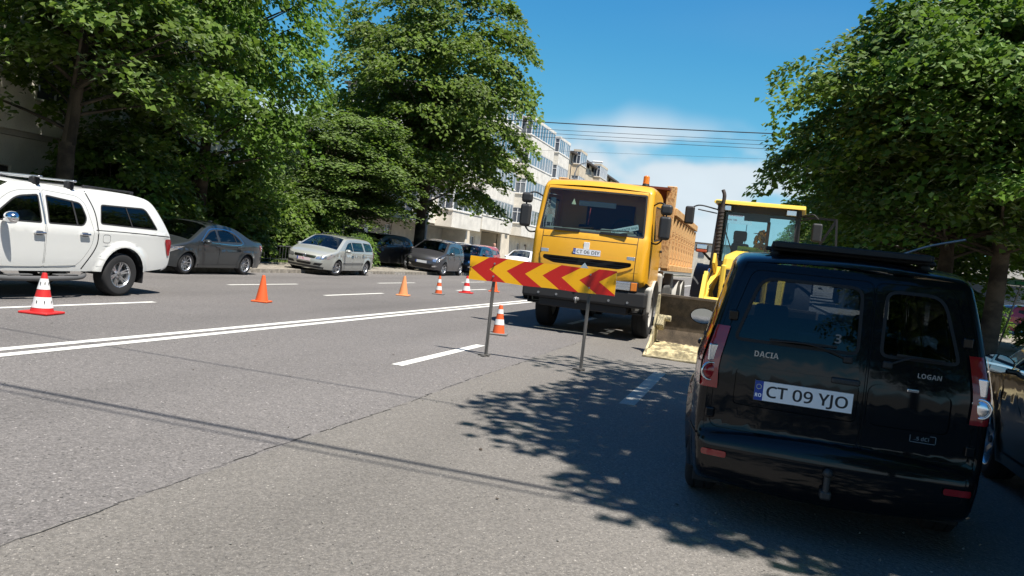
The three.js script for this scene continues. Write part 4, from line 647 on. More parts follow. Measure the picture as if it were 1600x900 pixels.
{
  const t = thing('dump_truck', 'yellow dump truck with dusty ribbed tipper body and amber beacon, facing the barrier', 'truck', [-3.1, 0, -16.75], -Math.PI / 2);
  const s = {
    hw: 1.13, xf: 1.37, xr: -0.66, lf: 0.45, lr: 0.3, tf: 0.07, tr: 0.02, belt: 1.95, roof: 2.9, tum: 0.06, ym: 1.3, tuck: 0.0, sh: 0.01, sill: 1.02, axles: [0], wy: 0.5, Ra: 0.66, r: 0.1, pillar: 0.08, n: 5,
    top: [[-0.62, 1.02, 'back', 0.04, 0.01], [-0.64, 1.2, 'back', 0.05, 0.01], [-0.64, 2.6, 'back', 0.06, 0.01], [-0.56, 2.82, 'roof', 0.09, 0.02], [-0.3, 2.90, 'roof', 0.1, 0.03], [0.5, 2.94, 'roof', 0.12, 0.03], [0.88, 2.90, 'roof', 0.12, 0.04], [1.0, 2.80, 'face', 0.1, 0.06], [1.03, 2.72, 'face', 0.1, 0.07], [1.24, 2.0, 'face', 0.1, 0.08], [1.30, 1.86, 'face', 0.12, 0.09], [1.36, 1.5, 'face', 0.13, 0.09], [1.365, 1.16, 'face', 0.13, 0.09], [1.33, 1.08, 'under', 0.1, 0.06], [1.2, 1.02]],
  };
  const sh = new Shell(s), Wt = (y) => sh.W(1.1, y) - 0.125;
  const edgeR = (y0, y1, d) => { const p = []; for (let k = 0; k <= 10; k++) { const y = mix(y0, y1, k / 10); p.push([Wt(y) - d, y]); } for (let k = 10; k >= 0; k--) { const y = mix(y0, y1, k / 10); p.push([-(Wt(y) - d), y]); } return p; };
  const ws = roundPoly(edgeR(1.925, 2.745, -0.02), 0.08), slot = P([[-0.84, 1.45, 0.03], [0.84, 1.45, 0.03], [0.84, 1.38], [0.62, 1.31], [-0.62, 1.31], [-0.84, 1.38]], 0.05);
  const door = P([[-0.52, 1.1], [0.52, 1.1, 0.1], [0.80, 1.42, 0.1], [0.92, 1.95], [0.74, 2.66, 0.1], [-0.52, 2.72]], 0.06), dwin = P([[-0.44, 1.98], [0.82, 1.90, 0.05], [0.68, 2.58, 0.1], [-0.44, 2.62]], 0.06);
  const cab = mesh('cab', [sh.sec(['back', 'roof', 'under']), sh.sec(['face'], 'edge'), ...[1, -1].map((k) => sh.skin(sh.outline(), [door], k)), sh.end(edgeR(1.10, 2.795, -0.03), [ws, slot], 1, 0, 0.1)], yellow, t);
  mesh('windshield_seal', sh.end(ws, [inset(ws, 0.032)], 1, 0.003, 0.1), M.rubber, cab); mesh('windshield', sh.end(inset(ws, 0.027), [], 1, -0.006, 0.2), glass(0.70, 0.80, 0.78), cab);
  for (const k of [1, -1]) {
    const d = mesh('door', sh.skin(inset(door, 0.006), [dwin], k), yellow, t); mesh('window_seal', sh.skin(dwin, [inset(dwin, 0.03)], k, 0.002), M.rubber, d); mesh('window_pane', sh.skin(inset(dwin, 0.025), [], k, -0.005), M.tint, d);
    mesh('door_handle', rbox(0.16, 0.05, 0.04, 0.015, -0.32, 1.75, k * (sh.W(-0.3, 1.75) + 0.02)), M.black, d);
    // mirrors on hoop arms
    const m = mesh('mirror_arm', tube([[0.95, 2.55, k * 1.04], [1.12, 2.62, k * 1.22], [1.15, 2.55, k * 1.34], [1.15, 2.3, k * 1.34]], 0.016, 20, 6), M.black, t); mesh('lower_arm', tube([[1.05, 1.88, k * 1.06], [1.15, 1.86, k * 1.24], [1.16, 2.0, k * 1.34], [1.15, 2.2, k * 1.34]], 0.016, 20, 6), M.black, m);
    mesh('mirror_housing', [rbox(0.13, 0.44, 0.22, 0.06, 1.15, 2.16, k * 1.34), rbox(0.12, 0.2, 0.22, 0.06, 1.15, 2.5, k * 1.34)], M.plastic, m); mesh('mirror_glass', rbox(0.01, 0.38, 0.17, 0.004, 1.083, 2.16, k * 1.34), M.mirror, m);
    // corner panel, headlamp and bumper end
    mesh('corner_seam', sh.end([[k * 0.90, 1.13], [k * 0.912, 1.13], [k * 0.912, 1.94], [k * 0.90, 1.94]], [], 1, 0.002, 0.1), M.black, cab);
    const hl = mesh('headlight', rbox(0.08, 0.19, 0.46, 0.03, 1.37, 1.02, k * 0.78), M.black, t);
    mesh('lamp_glass', rbox(0.03, 0.15, 0.30, 0.01, 1.405, 1.02, k * 0.72), M.reflector, hl); each('lamp_bar', [0.97, 1.02, 1.07].map((y) => box(0.006, 0.01, 0.29, 1.424, y, k * 0.72)), M.chrome, hl); mesh('indicator', rbox(0.03, 0.15, 0.11, 0.01, 1.403, 1.02, k * 0.935), M.amber, hl);
    // wheel guards, dusty on this side
    mesh('wheel_guard', [new THREE.CylinderGeometry(0.64, 0.64, 0.36, 24, 1, true, 0, Math.PI * 0.96).rotateX(-Math.PI / 2).rotateZ(Math.PI / 2).translate(0, 0.52, k * 1.0), rbox(0.26, 0.5, 0.34, 0.05, 0.72, 0.78, k * 1.02, 0, 0, -0.15), rbox(0.16, 0.42, 0.36, 0.06, -0.66, 1.1, k * 1.03, 0, 0, -0.1)], k < 0 ? dustMat : dirtyBlack, t);
    mesh('cab_step', [rbox(0.5, 0.04, 0.28, 0.015, 0.92, 0.52, k * 0.98), rbox(0.3, 0.34, 0.04, 0.015, 0.95, 0.68, k * 1.12)], dirtyBlack, t);
    const tankx = -2.0; mesh(k < 0 ? 'fuel_tank' : 'air_tank', [rbox(1.1, 0.6, 0.6, 0.08, tankx, 0.78, k * 0.92)], M.greyPlastic, t);
  }
  mesh('front_recess', box(0.03, 0.34, 1.8, 1.16, 1.38, 0), M.black, t);
  mesh('grille_surround', sh.end(roundPoly([[-0.9, 1.50, 0.03], [0.9, 1.50, 0.03], [0.9, 1.37, 0.06], [0.65, 1.255, 0.06], [-0.65, 1.255, 0.06], [-0.9, 1.37, 0.06]], 0.05), [slot], 1, 0.02, 0.1), yellow, t);
  each('grille_mesh', [1.34, 1.385, 1.43].map((y) => { const g = sh.end(roundPoly([[-0.82, y - 0.008], [0.82, y - 0.008], [0.82, y + 0.008], [-0.82, y + 0.008]], 0.003), [], 1, -0.04, 0.15); return g; }), M.plastic, t);
  mesh('emblem', [at(new THREE.CylinderGeometry(0.085, 0.095, 0.05, 4), sh.endX(0, 1.27, 1) + 0.03, 1.275, 0, 0, 0, Math.PI / 2).scale(1, 1.0, 0.8)], M.chrome, t);
  plate(t, plateTex('CT 06 DIY'), sh.endX(0.06, 1.56, 1) + 0.012, 1.565, 0.0, Math.PI / 2);
  each('bonnet_catch', [rbox(0.02, 0.07, 0.15, 0.01, sh.endX(0.82, 1.53, 1) + 0.008, 1.53, 0.82), rbox(0.02, 0.07, 0.15, 0.01, sh.endX(0.82, 1.53, 1) + 0.008, 1.53, -0.82)], M.alloy, t);
  mesh('bonnet_mark', rbox(0.012, 0.14, 0.11, 0.005, sh.endX(0, 1.69, 1) + 0.006, 1.68, 0.02), M.white, t);
  mesh('bonnet_seam', sh.end([[-0.9, 1.795], [0.9, 1.795], [0.9, 1.807], [-0.9, 1.807]], [], 1, 0.002, 0.1), M.black, cab);
  mesh('number_decal', rbox(0.005, 0.006, 0.1, 0.001, sh.endX(0.5, 1.76, 1) + 0.002, 1.76, 0.4), M.black, cab);
  mesh('wiper', [[0.55, -0.05], [-0.1, -0.72]].map(([a, b]) => bar([sh.endX(a, 2.0, 1) + 0.02, 1.995, a], [sh.endX(b, 2.03, 1) + 0.025, 2.03, b], 0.02)).concat([box(0.05, 0.05, 0.5, sh.endX(0.4, 1.94, 1) + 0.015, 1.95, 0.45), box(0.05, 0.05, 0.5, sh.endX(0.4, 1.94, 1) + 0.015, 1.95, -0.45)]), M.black, cab);
  const bc = mesh('beacon_base', cyl(0.06, 0.075, 0.05, 0.55, 2.985, -0.82), M.black, t); mesh('beacon_dome', [cyl(0.058, 0.062, 0.13, 0.55, 3.07, -0.82), at(new THREE.SphereGeometry(0.058, 16, 8, 0, 6.3, 0, 1.57).scale(1, 0.5, 1), 0.55, 3.135, -0.82)], M.amber, bc);
  mesh('roof_aerial', tube([[0.3, 2.95, 0.5], [0.2, 2.985, 0.0], [0.0, 2.99, -0.4]], 0.012, 10, 5), M.black, t);
  // bumper and underside
  mesh('bumper', [rbox(0.3, 0.3, 2.36, 0.05, 1.26, 0.78, 0), rbox(0.26, 0.16, 1.7, 0.03, 1.2, 0.56, 0)], dirtyBlack, t);
  each('bumper_bolt', [-0.85, -0.5, 0.5, 0.85].map((z) => cyl(0.022, 0.022, 0.02, 1.415, 0.72, z, 0, 0, Math.PI / 2)), M.steel, t);
  mesh('tow_hook', [rbox(0.12, 0.06, 0.1, 0.02, 1.42, 0.68, 0.1), at(new THREE.TorusGeometry(0.05, 0.016, 6, 16), 1.47, 0.66, 0.1)], M.steel, t);
  mesh('chassis', [box(7.6, 0.26, 0.09, -3.4, 0.98, 0.38), box(7.6, 0.26, 0.09, -3.4, 0.98, -0.38), box(0.16, 0.16, 1.9, 0, 0.5, 0), box(0.2, 0.2, 1.8, -4.4, 0.5, 0), box(0.2, 0.2, 1.8, -5.75, 0.5, 0), box(1.2, 0.7, 0.9, 0.1, 1.05, 0)], dirtyBlack, t);
  for (const k of [1, -1]) { wheel(t, 0, 0.51, k * 0.98, k, 0.51, 0.3, 0.29, { n: 8, w: 0.09, t: 1, mat: dustMat }); for (const ax of [-4.4, -5.75]) { wheel(t, ax, 0.51, k * 0.98, k, 0.51, 0.3, 0.29, { n: 8, w: 0.09, t: 1, mat: dustMat }); mesh('mudguard', [new THREE.CylinderGeometry(0.62, 0.62, 0.55, 20, 1, true, 0.3, Math.PI - 0.6).rotateX(-Math.PI / 2).rotateZ(Math.PI / 2).translate(ax, 0.55, k * 0.95)], k < 0 ? dustMat : dirtyBlack, t); } }
  each('dusty_bracket', [rbox(0.5, 0.5, 0.3, 0.06, -1.0, 0.82, -1.0, 0, 0, 0.3), rbox(0.12, 0.55, 0.2, 0.03, -3.25, 1.05, -1.05, 0, 0, 0.4), rbox(0.12, 0.55, 0.2, 0.03, -3.6, 1.05, -1.05, 0, 0, -0.4)], dustMat, t);
  mesh('battery_box', rbox(0.6, 0.45, 0.5, 0.03, -1.0, 0.75, 0.95), dirtyBlack, t);
  // cab interior
  mesh('seat', [...seat(-0.1, -0.5, 1.25)], M.cloth, t); mesh('seat', [...seat(-0.1, 0.5, 1.25)], M.cloth, t);
  mesh('dashboard', [rbox(0.4, 0.35, 2.0, 0.1, 0.92, 1.83, 0), rbox(0.28, 0.1, 0.8, 0.05, 0.86, 2.0, -0.5)], std(0.10, 0.115, 0.11, 0.8), t);
  mesh('steering_wheel', at(new THREE.TorusGeometry(0.23, 0.018, 8, 28), 0.62, 2.05, -0.5, 0, Math.PI / 2, 0.0), M.black, t);
  mesh('sun_visor', rbox(0.02, 0.1, 0.72, 0.008, 0.93, 2.5, 0.0), std(0.3, 0.31, 0.31, 0.8), t); mesh('cab_rear_panel', box(0.02, 0.55, 1.0, -0.56, 2.35, 0), std(0.09, 0.06, 0.06, 0.9), t);
  mesh('air_freshener', ext([[0, 0], [0.09, 0], [0.045, 0.11]], 0.006).rotateY(Math.PI / 2).translate(0.98, 2.46, 0.5), std(0.5, 0.6, 0.4, 0.8), t); mesh('pennant', bar([0.95, 2.42, 0.12], [0.95, 2.1, 0.14], 0.012), std(0.3, 0.05, 0.05, 0.8), t);
  const sg = canvasTex(512, 96, (c, w, h) => { c.fillStyle = '#d5e8ea'; c.fillRect(0, 0, w, h); c.fillStyle = '#3c6f78'; c.font = 'bold 58px sans-serif'; c.fillText('INTERVENTIE RAJA', 12, 68, 488); });
  const card = mesh('windscreen_card', new THREE.BoxGeometry(0.52, 0.1, 0.006), new THREE.MeshStandardMaterial({ map: sg, roughness: 0.7 }), t); card.position.set(1.085, 2.06, -0.60); card.rotation.set(0, Math.PI / 2, 0.28, 'YXZ');
  each('paper_slip', [box(0.004, 0.22, 0.1, 0.98, 2.45, 0.86), box(0.004, 0.15, 0.1, 1.05, 2.15, 0.88)], std(0.35, 0.4, 0.38, 0.8), t);
  // tipper body
  const bx = (w, h, d, x, y, z) => boxUV(rbox(w, h, d, 0.015, x, y, z)), x0 = -0.95, x1 = -7.1, yb = 1.42, yt = 2.62;
  mesh('tipper_floor', [bx(x0 - x1, 0.1, 2.36, (x0 + x1) / 2, yb + 0.05, 0), bx(x0 - x1, 0.2, 0.14, (x0 + x1) / 2, 1.24, 0.45), bx(x0 - x1, 0.2, 0.14, (x0 + x1) / 2, 1.24, -0.45)], tipMat, t);
  const hb2 = mesh('headboard', [box(0.06, 1.62, 2.3, x0, 2.24, 0), box(0.36, 0.05, 2.3, x0 + 0.15, 3.06, 0)], tipDark, t);
  each('headboard_rib', [-0.8, -0.3, 0.3, 0.8].map((z) => box(0.08, 1.55, 0.1, x0 + 0.06, 2.22, z)), tipDark, hb2);
  for (const k of [1, -1]) {
    const w = mesh('side_wall', [bx(x0 - x1 - 0.1, yt - yb, 0.05, (x0 + x1) / 2, (yb + yt) / 2, k * 1.14)], tipMat, t);
    mesh('top_rail', bx(x0 - x1, 0.16, 0.22, (x0 + x1) / 2, yt, k * 1.21), tipMat, w); mesh('bottom_rail', bx(x0 - x1, 0.14, 0.2, (x0 + x1) / 2, yb + 0.02, k * 1.21), tipMat, w);
    mesh('corner_post', [bx(0.14, 1.72, 0.2, x0, 2.28, k * 1.17)], tipMat, w);
    const ribG = boxUV(ext([[-0.11, 0], [0.11, 0], [0.07, 0.13], [-0.07, 0.13]], yt - yb - 0.2).rotateX(k > 0 ? Math.PI / 2 : -Math.PI / 2));
    for (let i = 0; i < 9; i++) mesh('rib', ribG, tipMat, w).position.set(x0 - 0.42 - i * 0.70, (yt + yb) / 2, k * 1.165);
  }
  mesh('tailgate', [bx(0.06, 1.2, 2.3, x1, 2.02, 0), bx(0.1, 0.14, 2.34, x1, 2.66, 0)], tipMat, t);
  { const R = rng(15), g = []; for (let i = 0; i < 5; i++) { const p = []; for (let j = 0; j < 4; j++) p.push([x0 - 0.42 + 0.10 * (R() - 0.5), 1.62 + i * 0.13 + 0.14 * R(), -1.262]); g.push(tube(p, 0.008, 12, 4)); } mesh('paint_scrawl', g, M.black, t); }
}
// ================= backhoe loader =================
{
  const t = thing('backhoe_loader', 'yellow backhoe loader with its wide front bucket resting on the road', 'loader', [-0.20, 0, -16.2], -Math.PI / 2 - 0.05);
  const ly = paint(0.80, 0.55, 0.06, { roughness: 0.55, clearcoat: 0.4, clearcoatRoughness: 0.25 }), mud = new THREE.MeshStandardMaterial({ map: noiseTex(256, 12, 0.45, 0.8, 61, { tint: [1, 0.93, 0.74], dark: 0.08 }), roughness: 1 }), brown = new THREE.MeshStandardMaterial({ map: noiseTex(256, 10, 0.27, 0.38, 62, { tint: [1, 0.87, 0.72], dark: 0.06, speck: 0.03 }), roughness: 0.9 });
  const hwB = 1.25;
  // bucket
  const prof = [[2.92, 0.012], [2.30, 0.03], [2.05, 0.08], [1.92, 0.2], [1.86, 0.4], [1.88, 0.66], [1.96, 0.97]], bk = [];
  const band = (p, z0, z1, th) => { const q = [...p.map((a) => [a[0], a[1]]), ...[...p].reverse().map((a) => [a[0] - th, a[1] - th * 0.3])]; return boxUV(ext(q, z1 - z0).translate(0, 0, (z0 + z1) / 2)); };
  const bucket = mesh('bucket', [band(prof, -hwB, hwB, 0.035), boxUV(rbox(0.05, 0.05, hwB * 2, 0.01, 1.955, 0.975, 0))], brown, t);
  mesh('cutting_edge', boxUV(rbox(0.24, 0.03, hwB * 2 + 0.04, 0.008, 2.88, 0.018, 0)), mud, bucket);
  for (const k of [1, -1]) mesh('bucket_side', boxUV(ext([[2.90, 0.02], [2.05, 0.02], [1.88, 0.3], [1.90, 0.7], [1.97, 0.98], [2.06, 0.97], [2.22, 0.45], [2.5, 0.2]], 0.035).translate(0, 0, k * (hwB + 0.01))), k > 0 ? mud : brown, bucket);
  mesh('side_lug', [rbox(0.22, 0.2, 0.12, 0.02, 2.12, 0.52, hwB - 0.08, 0, 0, 0.5), cyl(0.05, 0.05, 0.2, 2.12, 0.6, hwB - 0.14, Math.PI / 2)], mud, bucket);
  { // dry soil lying on the bucket floor, lumpy
    const g = new THREE.PlaneGeometry(0.95, hwB * 2 - 0.04, 40, 90).rotateX(-Math.PI / 2).translate(2.42, 0, 0), p = g.attributes.position, u = g.attributes.uv; for (let i = 0; i < p.count; i++) { const x = p.getX(i), z = p.getZ(i), e = sstep(2.9, 2.78, x); p.setY(i, 0.032 + e * (0.035 + 0.07 * sstep(2.7, 1.95, x) + 0.06 * fbm(x * 9 + 40, z * 7 + 40, 4, 0, 6) + 0.035 * vnoise(x * 30 + 90, z * 30 + 90, 0, 8))); u.setXY(i, x, z); } g.computeVertexNormals(); const o = mesh('dry_soil', g, new THREE.MeshStandardMaterial({ map: mud.map, color: C(1.0, 0.98, 0.92), roughness: 1 }), bucket); o.userData.kind = 'stuff';
  }
  // lift arms and rams
  for (const k of [1, -1]) {
    const a = mesh('lift_arm', [ext([[1.85, 0.32], [1.72, 0.25], [1.2, 0.85], [0.3, 1.08], [-0.75, 1.42], [-0.75, 1.58], [0.35, 1.28], [1.32, 1.02]], 0.1, 0.01).translate(0, 0, k * 0.62), ext([[1.25, 0.8], [1.5, 0.85], [1.42, 1.25], [1.3, 1.46], [1.18, 1.44]], 0.07, 0.01).translate(0, 0, k * 0.62)], ly, t);
    each('hydraulic_ram', [bar([-0.2, 0.85, k * 0.62], [0.6, 1.15, k * 0.62], 0.1), bar([1.34, 1.38, k * 0.62], [1.75, 0.72, k * 0.62], 0.07)], k > 0 ? ly : ly, t); mesh('ram_rod', [cyl(0.03, 0.03, 0.5, 1.0, 1.38, k * 0.62, 0, 0, 1.1)], M.chrome, t);
    wheel(t, 0.35, 0.48, k * 0.82, k, 0.48, 0.34, 0.27, { n: 6, w: 0.1, t: 1, mat: ly }); wheel(t, -1.85, 0.72, k * 0.92, k, 0.72, 0.44, 0.38, { n: 6, w: 0.14, t: 1, mat: ly });
    mesh('rear_fender', [new THREE.CylinderGeometry(0.86, 0.86, 0.5, 20, 1, true, 0.2, Math.PI - 0.4).rotateX(-Math.PI / 2).rotateZ(Math.PI / 2).translate(-1.85, 0.75, k * 0.9)], M.plastic, t);
  }
  mesh('cross_tube', cyl(0.07, 0.07, 1.2, 1.35, 0.95, 0, Math.PI / 2), ly, t);
  mesh('chassis', [rbox(3.6, 0.36, 0.7, 0.03, -0.8, 0.75, 0), rbox(0.3, 0.25, 1.3, 0.05, 0.35, 0.5, 0), box(0.9, 0.5, 1.6, -1.5, 1.0, 0)], M.plastic, t);
  // hood
  const hood = mesh('hood', [ext([[0.98, 1.55], [0.92, 1.72], [0.75, 1.80], [-0.95, 1.93], [-0.95, 1.35], [0.98, 1.3]], 0.80, 0.07)], ly, t);
  mesh('nose_frame', [rbox(0.16, 0.85, 0.09, 0.03, 0.98, 1.18, 0.36), rbox(0.16, 0.85, 0.09, 0.03, 0.98, 1.18, -0.36), rbox(0.16, 0.1, 0.8, 0.03, 0.98, 0.78, 0)], ly, t);
  const gr = mesh('grille', rbox(0.06, 0.66, 0.64, 0.01, 0.965, 1.20, 0), M.plastic, t); each('grille_slat', [0.95, 1.02, 1.09, 1.16, 1.23, 1.30, 1.37, 1.44].map((y) => box(0.02, 0.02, 0.62, 1.0, y, 0)), M.greyPlastic, gr); mesh('maker_plate', rbox(0.01, 0.035, 0.28, 0.003, 1.012, 1.32, 0.08), M.white, gr);
  mesh('side_cover', [rbox(0.5, 0.22, 0.06, 0.02, 0.0, 1.62, 0.62, 0, 0, 0.4)], ly, t);
  // cab
  const cw = 0.80, xf = -1.0, xb = -2.45, cp = M.plastic;
  const cab = mesh('cab_frame', [
    ...[1, -1].flatMap((k) => [bar([xf - 0.05, 1.25, k * cw], [xf - 0.12, 2.84, k * (cw - 0.06)], 0.09), bar([xb, 1.2, k * cw], [xb + 0.08, 2.84, k * (cw - 0.06)], 0.09), bar([-1.75, 1.2, k * cw], [-1.75, 2.84, k * (cw - 0.06)], 0.07), bar([xf, 1.3, k * cw], [xb, 1.3, k * cw], 0.1, 0.4), bar([xf - 0.1, 2.8, k * (cw - 0.05)], [xb + 0.08, 2.8, k * (cw - 0.05)], 0.1)]),
    bar([xf - 0.1, 2.78, -cw], [xf - 0.1, 2.78, cw], 0.12, 0.16), bar([xb + 0.05, 2.78, -cw], [xb + 0.05, 2.78, cw], 0.1), bar([xf, 1.45, -cw], [xf, 1.45, cw], 0.06, 0.5), bar([xb, 1.3, -cw], [xb, 1.3, cw], 0.06, 0.3), box(1.45, 0.05, 1.6, -1.72, 1.12, 0)], cp, t);
  mesh('roof', [ext([[0.06, 0], [0.04, 0.05], [-0.25, 0.10], [-1.5, 0.09], [-1.72, 0.04], [-1.72, 0]], 1.74, 0.02).translate(xf + 0.02, 2.84, 0)], ly, t);
  mesh('windshield', [at(new THREE.PlaneGeometry(cw * 2 - 0.12, 1.16), xf - 0.085, 2.14, 0, 0, Math.PI / 2, 0)], glass(0.55, 0.80, 0.84), cab);
  for (const k of [1, -1]) each('side_window', [at(new THREE.PlaneGeometry(0.6, 1.25), -1.40, 2.12, k * (cw - 0.03)), at(new THREE.PlaneGeometry(0.55, 1.25), -2.1, 2.12, k * (cw - 0.03))], glass(0.55, 0.80, 0.84), cab);
  mesh('rear_window', at(new THREE.PlaneGeometry(cw * 2 - 0.14, 1.2), xb + 0.04, 2.12, 0, 0, Math.PI / 2, 0), glass(0.6, 0.82, 0.86), cab);
  for (const z of [-0.62, 0.62]) { const w = mesh('work_light', rbox(0.1, 0.13, 0.22, 0.02, xf - 0.02, 2.76, z), M.black, t); mesh('lamp_glass', rbox(0.02, 0.1, 0.18, 0.008, xf + 0.035, 2.76, z), M.reflector, w); }
  mesh('wiper', [bar([xf - 0.03, 1.62, 0.30], [xf - 0.05, 2.35, 0.62], 0.02), bar([xf - 0.03, 1.85, -0.22], [xf - 0.04, 2.55, -0.22], 0.06, 0.09)], M.black, cab);
  mesh('sun_blind', box(0.02, 0.1, 0.5, xf - 0.16, 2.6, 0.02), M.black, cab);
  mesh('seat', [rbox(0.5, 0.14, 0.5, 0.05, -1.9, 1.55, 0), rbox(0.14, 0.55, 0.36, 0.05, -2.12, 1.85, 0.36), rbox(0.1, 0.22, 0.28, 0.05, -2.12, 2.28, 0.38)], M.cloth, t);
  mesh('control_column', [bar([-1.3, 1.2, 0.02], [-1.42, 1.75, 0.02], 0.12), box(0.1, 0.9, 0.2, -2.3, 1.75, 0.42)], M.cloth, t); mesh('steering_wheel', at(new THREE.TorusGeometry(0.2, 0.018, 8, 24), -1.44, 1.82, -0.02, 0, Math.PI / 2, 0.9), M.black, t);
  const sg = canvasTex(512, 128, (c, w, h) => { c.fillStyle = '#d8c640'; c.fillRect(0, 0, w, h); c.fillStyle = '#3a3410'; c.font = 'bold 60px sans-serif'; c.fillText('TAIA', 70, 96); c.fillStyle = '#b05a20'; c.font = 'bold 44px sans-serif'; c.fillText('ROM', 270, 98); });
  const card = mesh('cab_sign', new THREE.BoxGeometry(0.62, 0.15, 0.01), new THREE.MeshStandardMaterial({ map: sg, roughness: 0.6 }), t); card.position.set(xf - 0.14, 1.96, 0.02); card.rotation.y = Math.PI / 2;
  // exhaust stack with guard, mirrors, lamps
  mesh('exhaust_stack', [cyl(0.05, 0.05, 0.5, -0.78, 1.55, 0.70), cyl(0.055, 0.055, 1.2, -0.86, 2.15, 0.70, 0, 0, 0.04), tube([[-0.88, 2.7, 0.70], [-0.88, 3.0, 0.68], [-0.90, 3.10, 0.72]], 0.038, 12, 10), ...Array.from({ length: 16 }, (_, i) => at(new THREE.TorusGeometry(0.06, 0.006, 4, 14), -0.835 - i * 0.0028, 1.62 + i * 0.07, 0.70, Math.PI / 2))], std(0.06, 0.05, 0.045, 0.7, 0.3), t);
  for (const [k, y, ex] of [[1, 2.58, 0.52], [-1, 2.45, 0.32]]) { const m = mesh('mirror_arm', tube([[xf - 0.05, 2.72, k * cw], [xf + 0.1, 2.76, k * (cw + ex * 0.7)], [xf + 0.1, 2.68, k * (cw + ex)]], 0.014, 16, 6), M.black, t); mesh('arm_brace', tube([[xf - 0.05, 2.64, k * cw], [xf + 0.1, 2.68, k * (cw + ex * 0.7)]], 0.012, 10, 6), M.black, m); mesh('mirror_housing', rbox(0.08, 0.36, 0.19, 0.05, xf + 0.1, y - 0.03, k * (cw + ex)), M.plastic, m); mesh('mirror_glass', rbox(0.006, 0.3, 0.15, 0.003, xf + 0.056, y - 0.03, k * (cw + ex)), M.mirror, m); }
  const fl = mesh('front_lamp', rbox(0.12, 0.16, 0.24, 0.03, -0.6, 1.90, 0.96), M.plastic, t); mesh('lamp_glass', rbox(0.03, 0.09, 0.2, 0.01, -0.535, 1.93, 0.96), M.reflector, fl); mesh('indicator', rbox(0.03, 0.05, 0.2, 0.01, -0.535, 1.85, 0.96), std(0.5, 0.09, 0.03, 0.3), fl);
  mesh('lamp_stalk', bar([-0.95, 1.7, 0.82], [-0.62, 1.84, 0.94], 0.035), M.black, t);
  mesh('open_door', [bar([-1.1, 1.5, -0.84], [-0.95, 2.7, -1.45], 0.04), bar([-0.95, 2.7, -1.45], [-1.2, 2.72, -0.84], 0.04), bar([-0.95, 2.7, -1.45], [-0.92, 1.5, -1.55], 0.04)], M.black, t);
  // backhoe boom folded upright at the rear, kingpost and stabilisers
  mesh('boom', [ext([[-2.75, 0.9], [-3.1, 0.9], [-3.5, 1.5], [-3.3, 1.85], [-3.05, 1.8], [-3.1, 1.5]], 0.24, 0.02).translate(0, 0, -0.35)], ly, t); mesh('dipper', [ext([[-3.35, 1.85], [-3.6, 1.75], [-3.75, 1.0], [-3.6, 0.95]], 0.2, 0.02).translate(0, 0, -0.35)], ly, t);
  mesh('digger_bucket', boxUV(ext([[-3.6, 1.0], [-3.95, 0.9], [-4.05, 0.55], [-3.8, 0.3], [-3.5, 0.32], [-3.75, 0.5], [-3.8, 0.75]], 0.6, 0.02).translate(0, 0, -0.35)), brown, t);
  for (const k of [1, -1]) mesh('stabiliser_leg', [rbox(0.2, 1.1, 0.2, 0.02, -2.75, 0.75, k * 1.02), rbox(0.4, 0.05, 0.4, 0.01, -2.75, 0.22, k * 1.02)], ly, t);
  mesh('rear_frame', box(0.25, 0.5, 2.1, -2.72, 0.85, 0), ly, t);
  // bunch of dry leaves stuck in the cab window
  { const R = rng(44), g = []; for (let i = 0; i < 46; i++) g.push(at(new THREE.CircleGeometry(0.05 + 0.05 * R(), 5).scale(1, 0.5, 1), xf - 0.2 + 0.1 * R(), 2.0 + 0.36 * R(), -0.08 + 0.20 * (R() - 0.5) , R() * 3, R() * 6, R() * 3)); g.push(bar([xf - 0.16, 1.8, -0.1], [xf - 0.16, 2.2, -0.1], 0.012)); const o = tag(mesh('dry_leaf_bunch', g, std(0.46, 0.18, 0.04, 0.9)), 'bunch of dry orange brown leaves in the loader cab window', 'leaf bunch'); o.position.copy(t.position); o.rotation.y = t.rotation.y; }
}
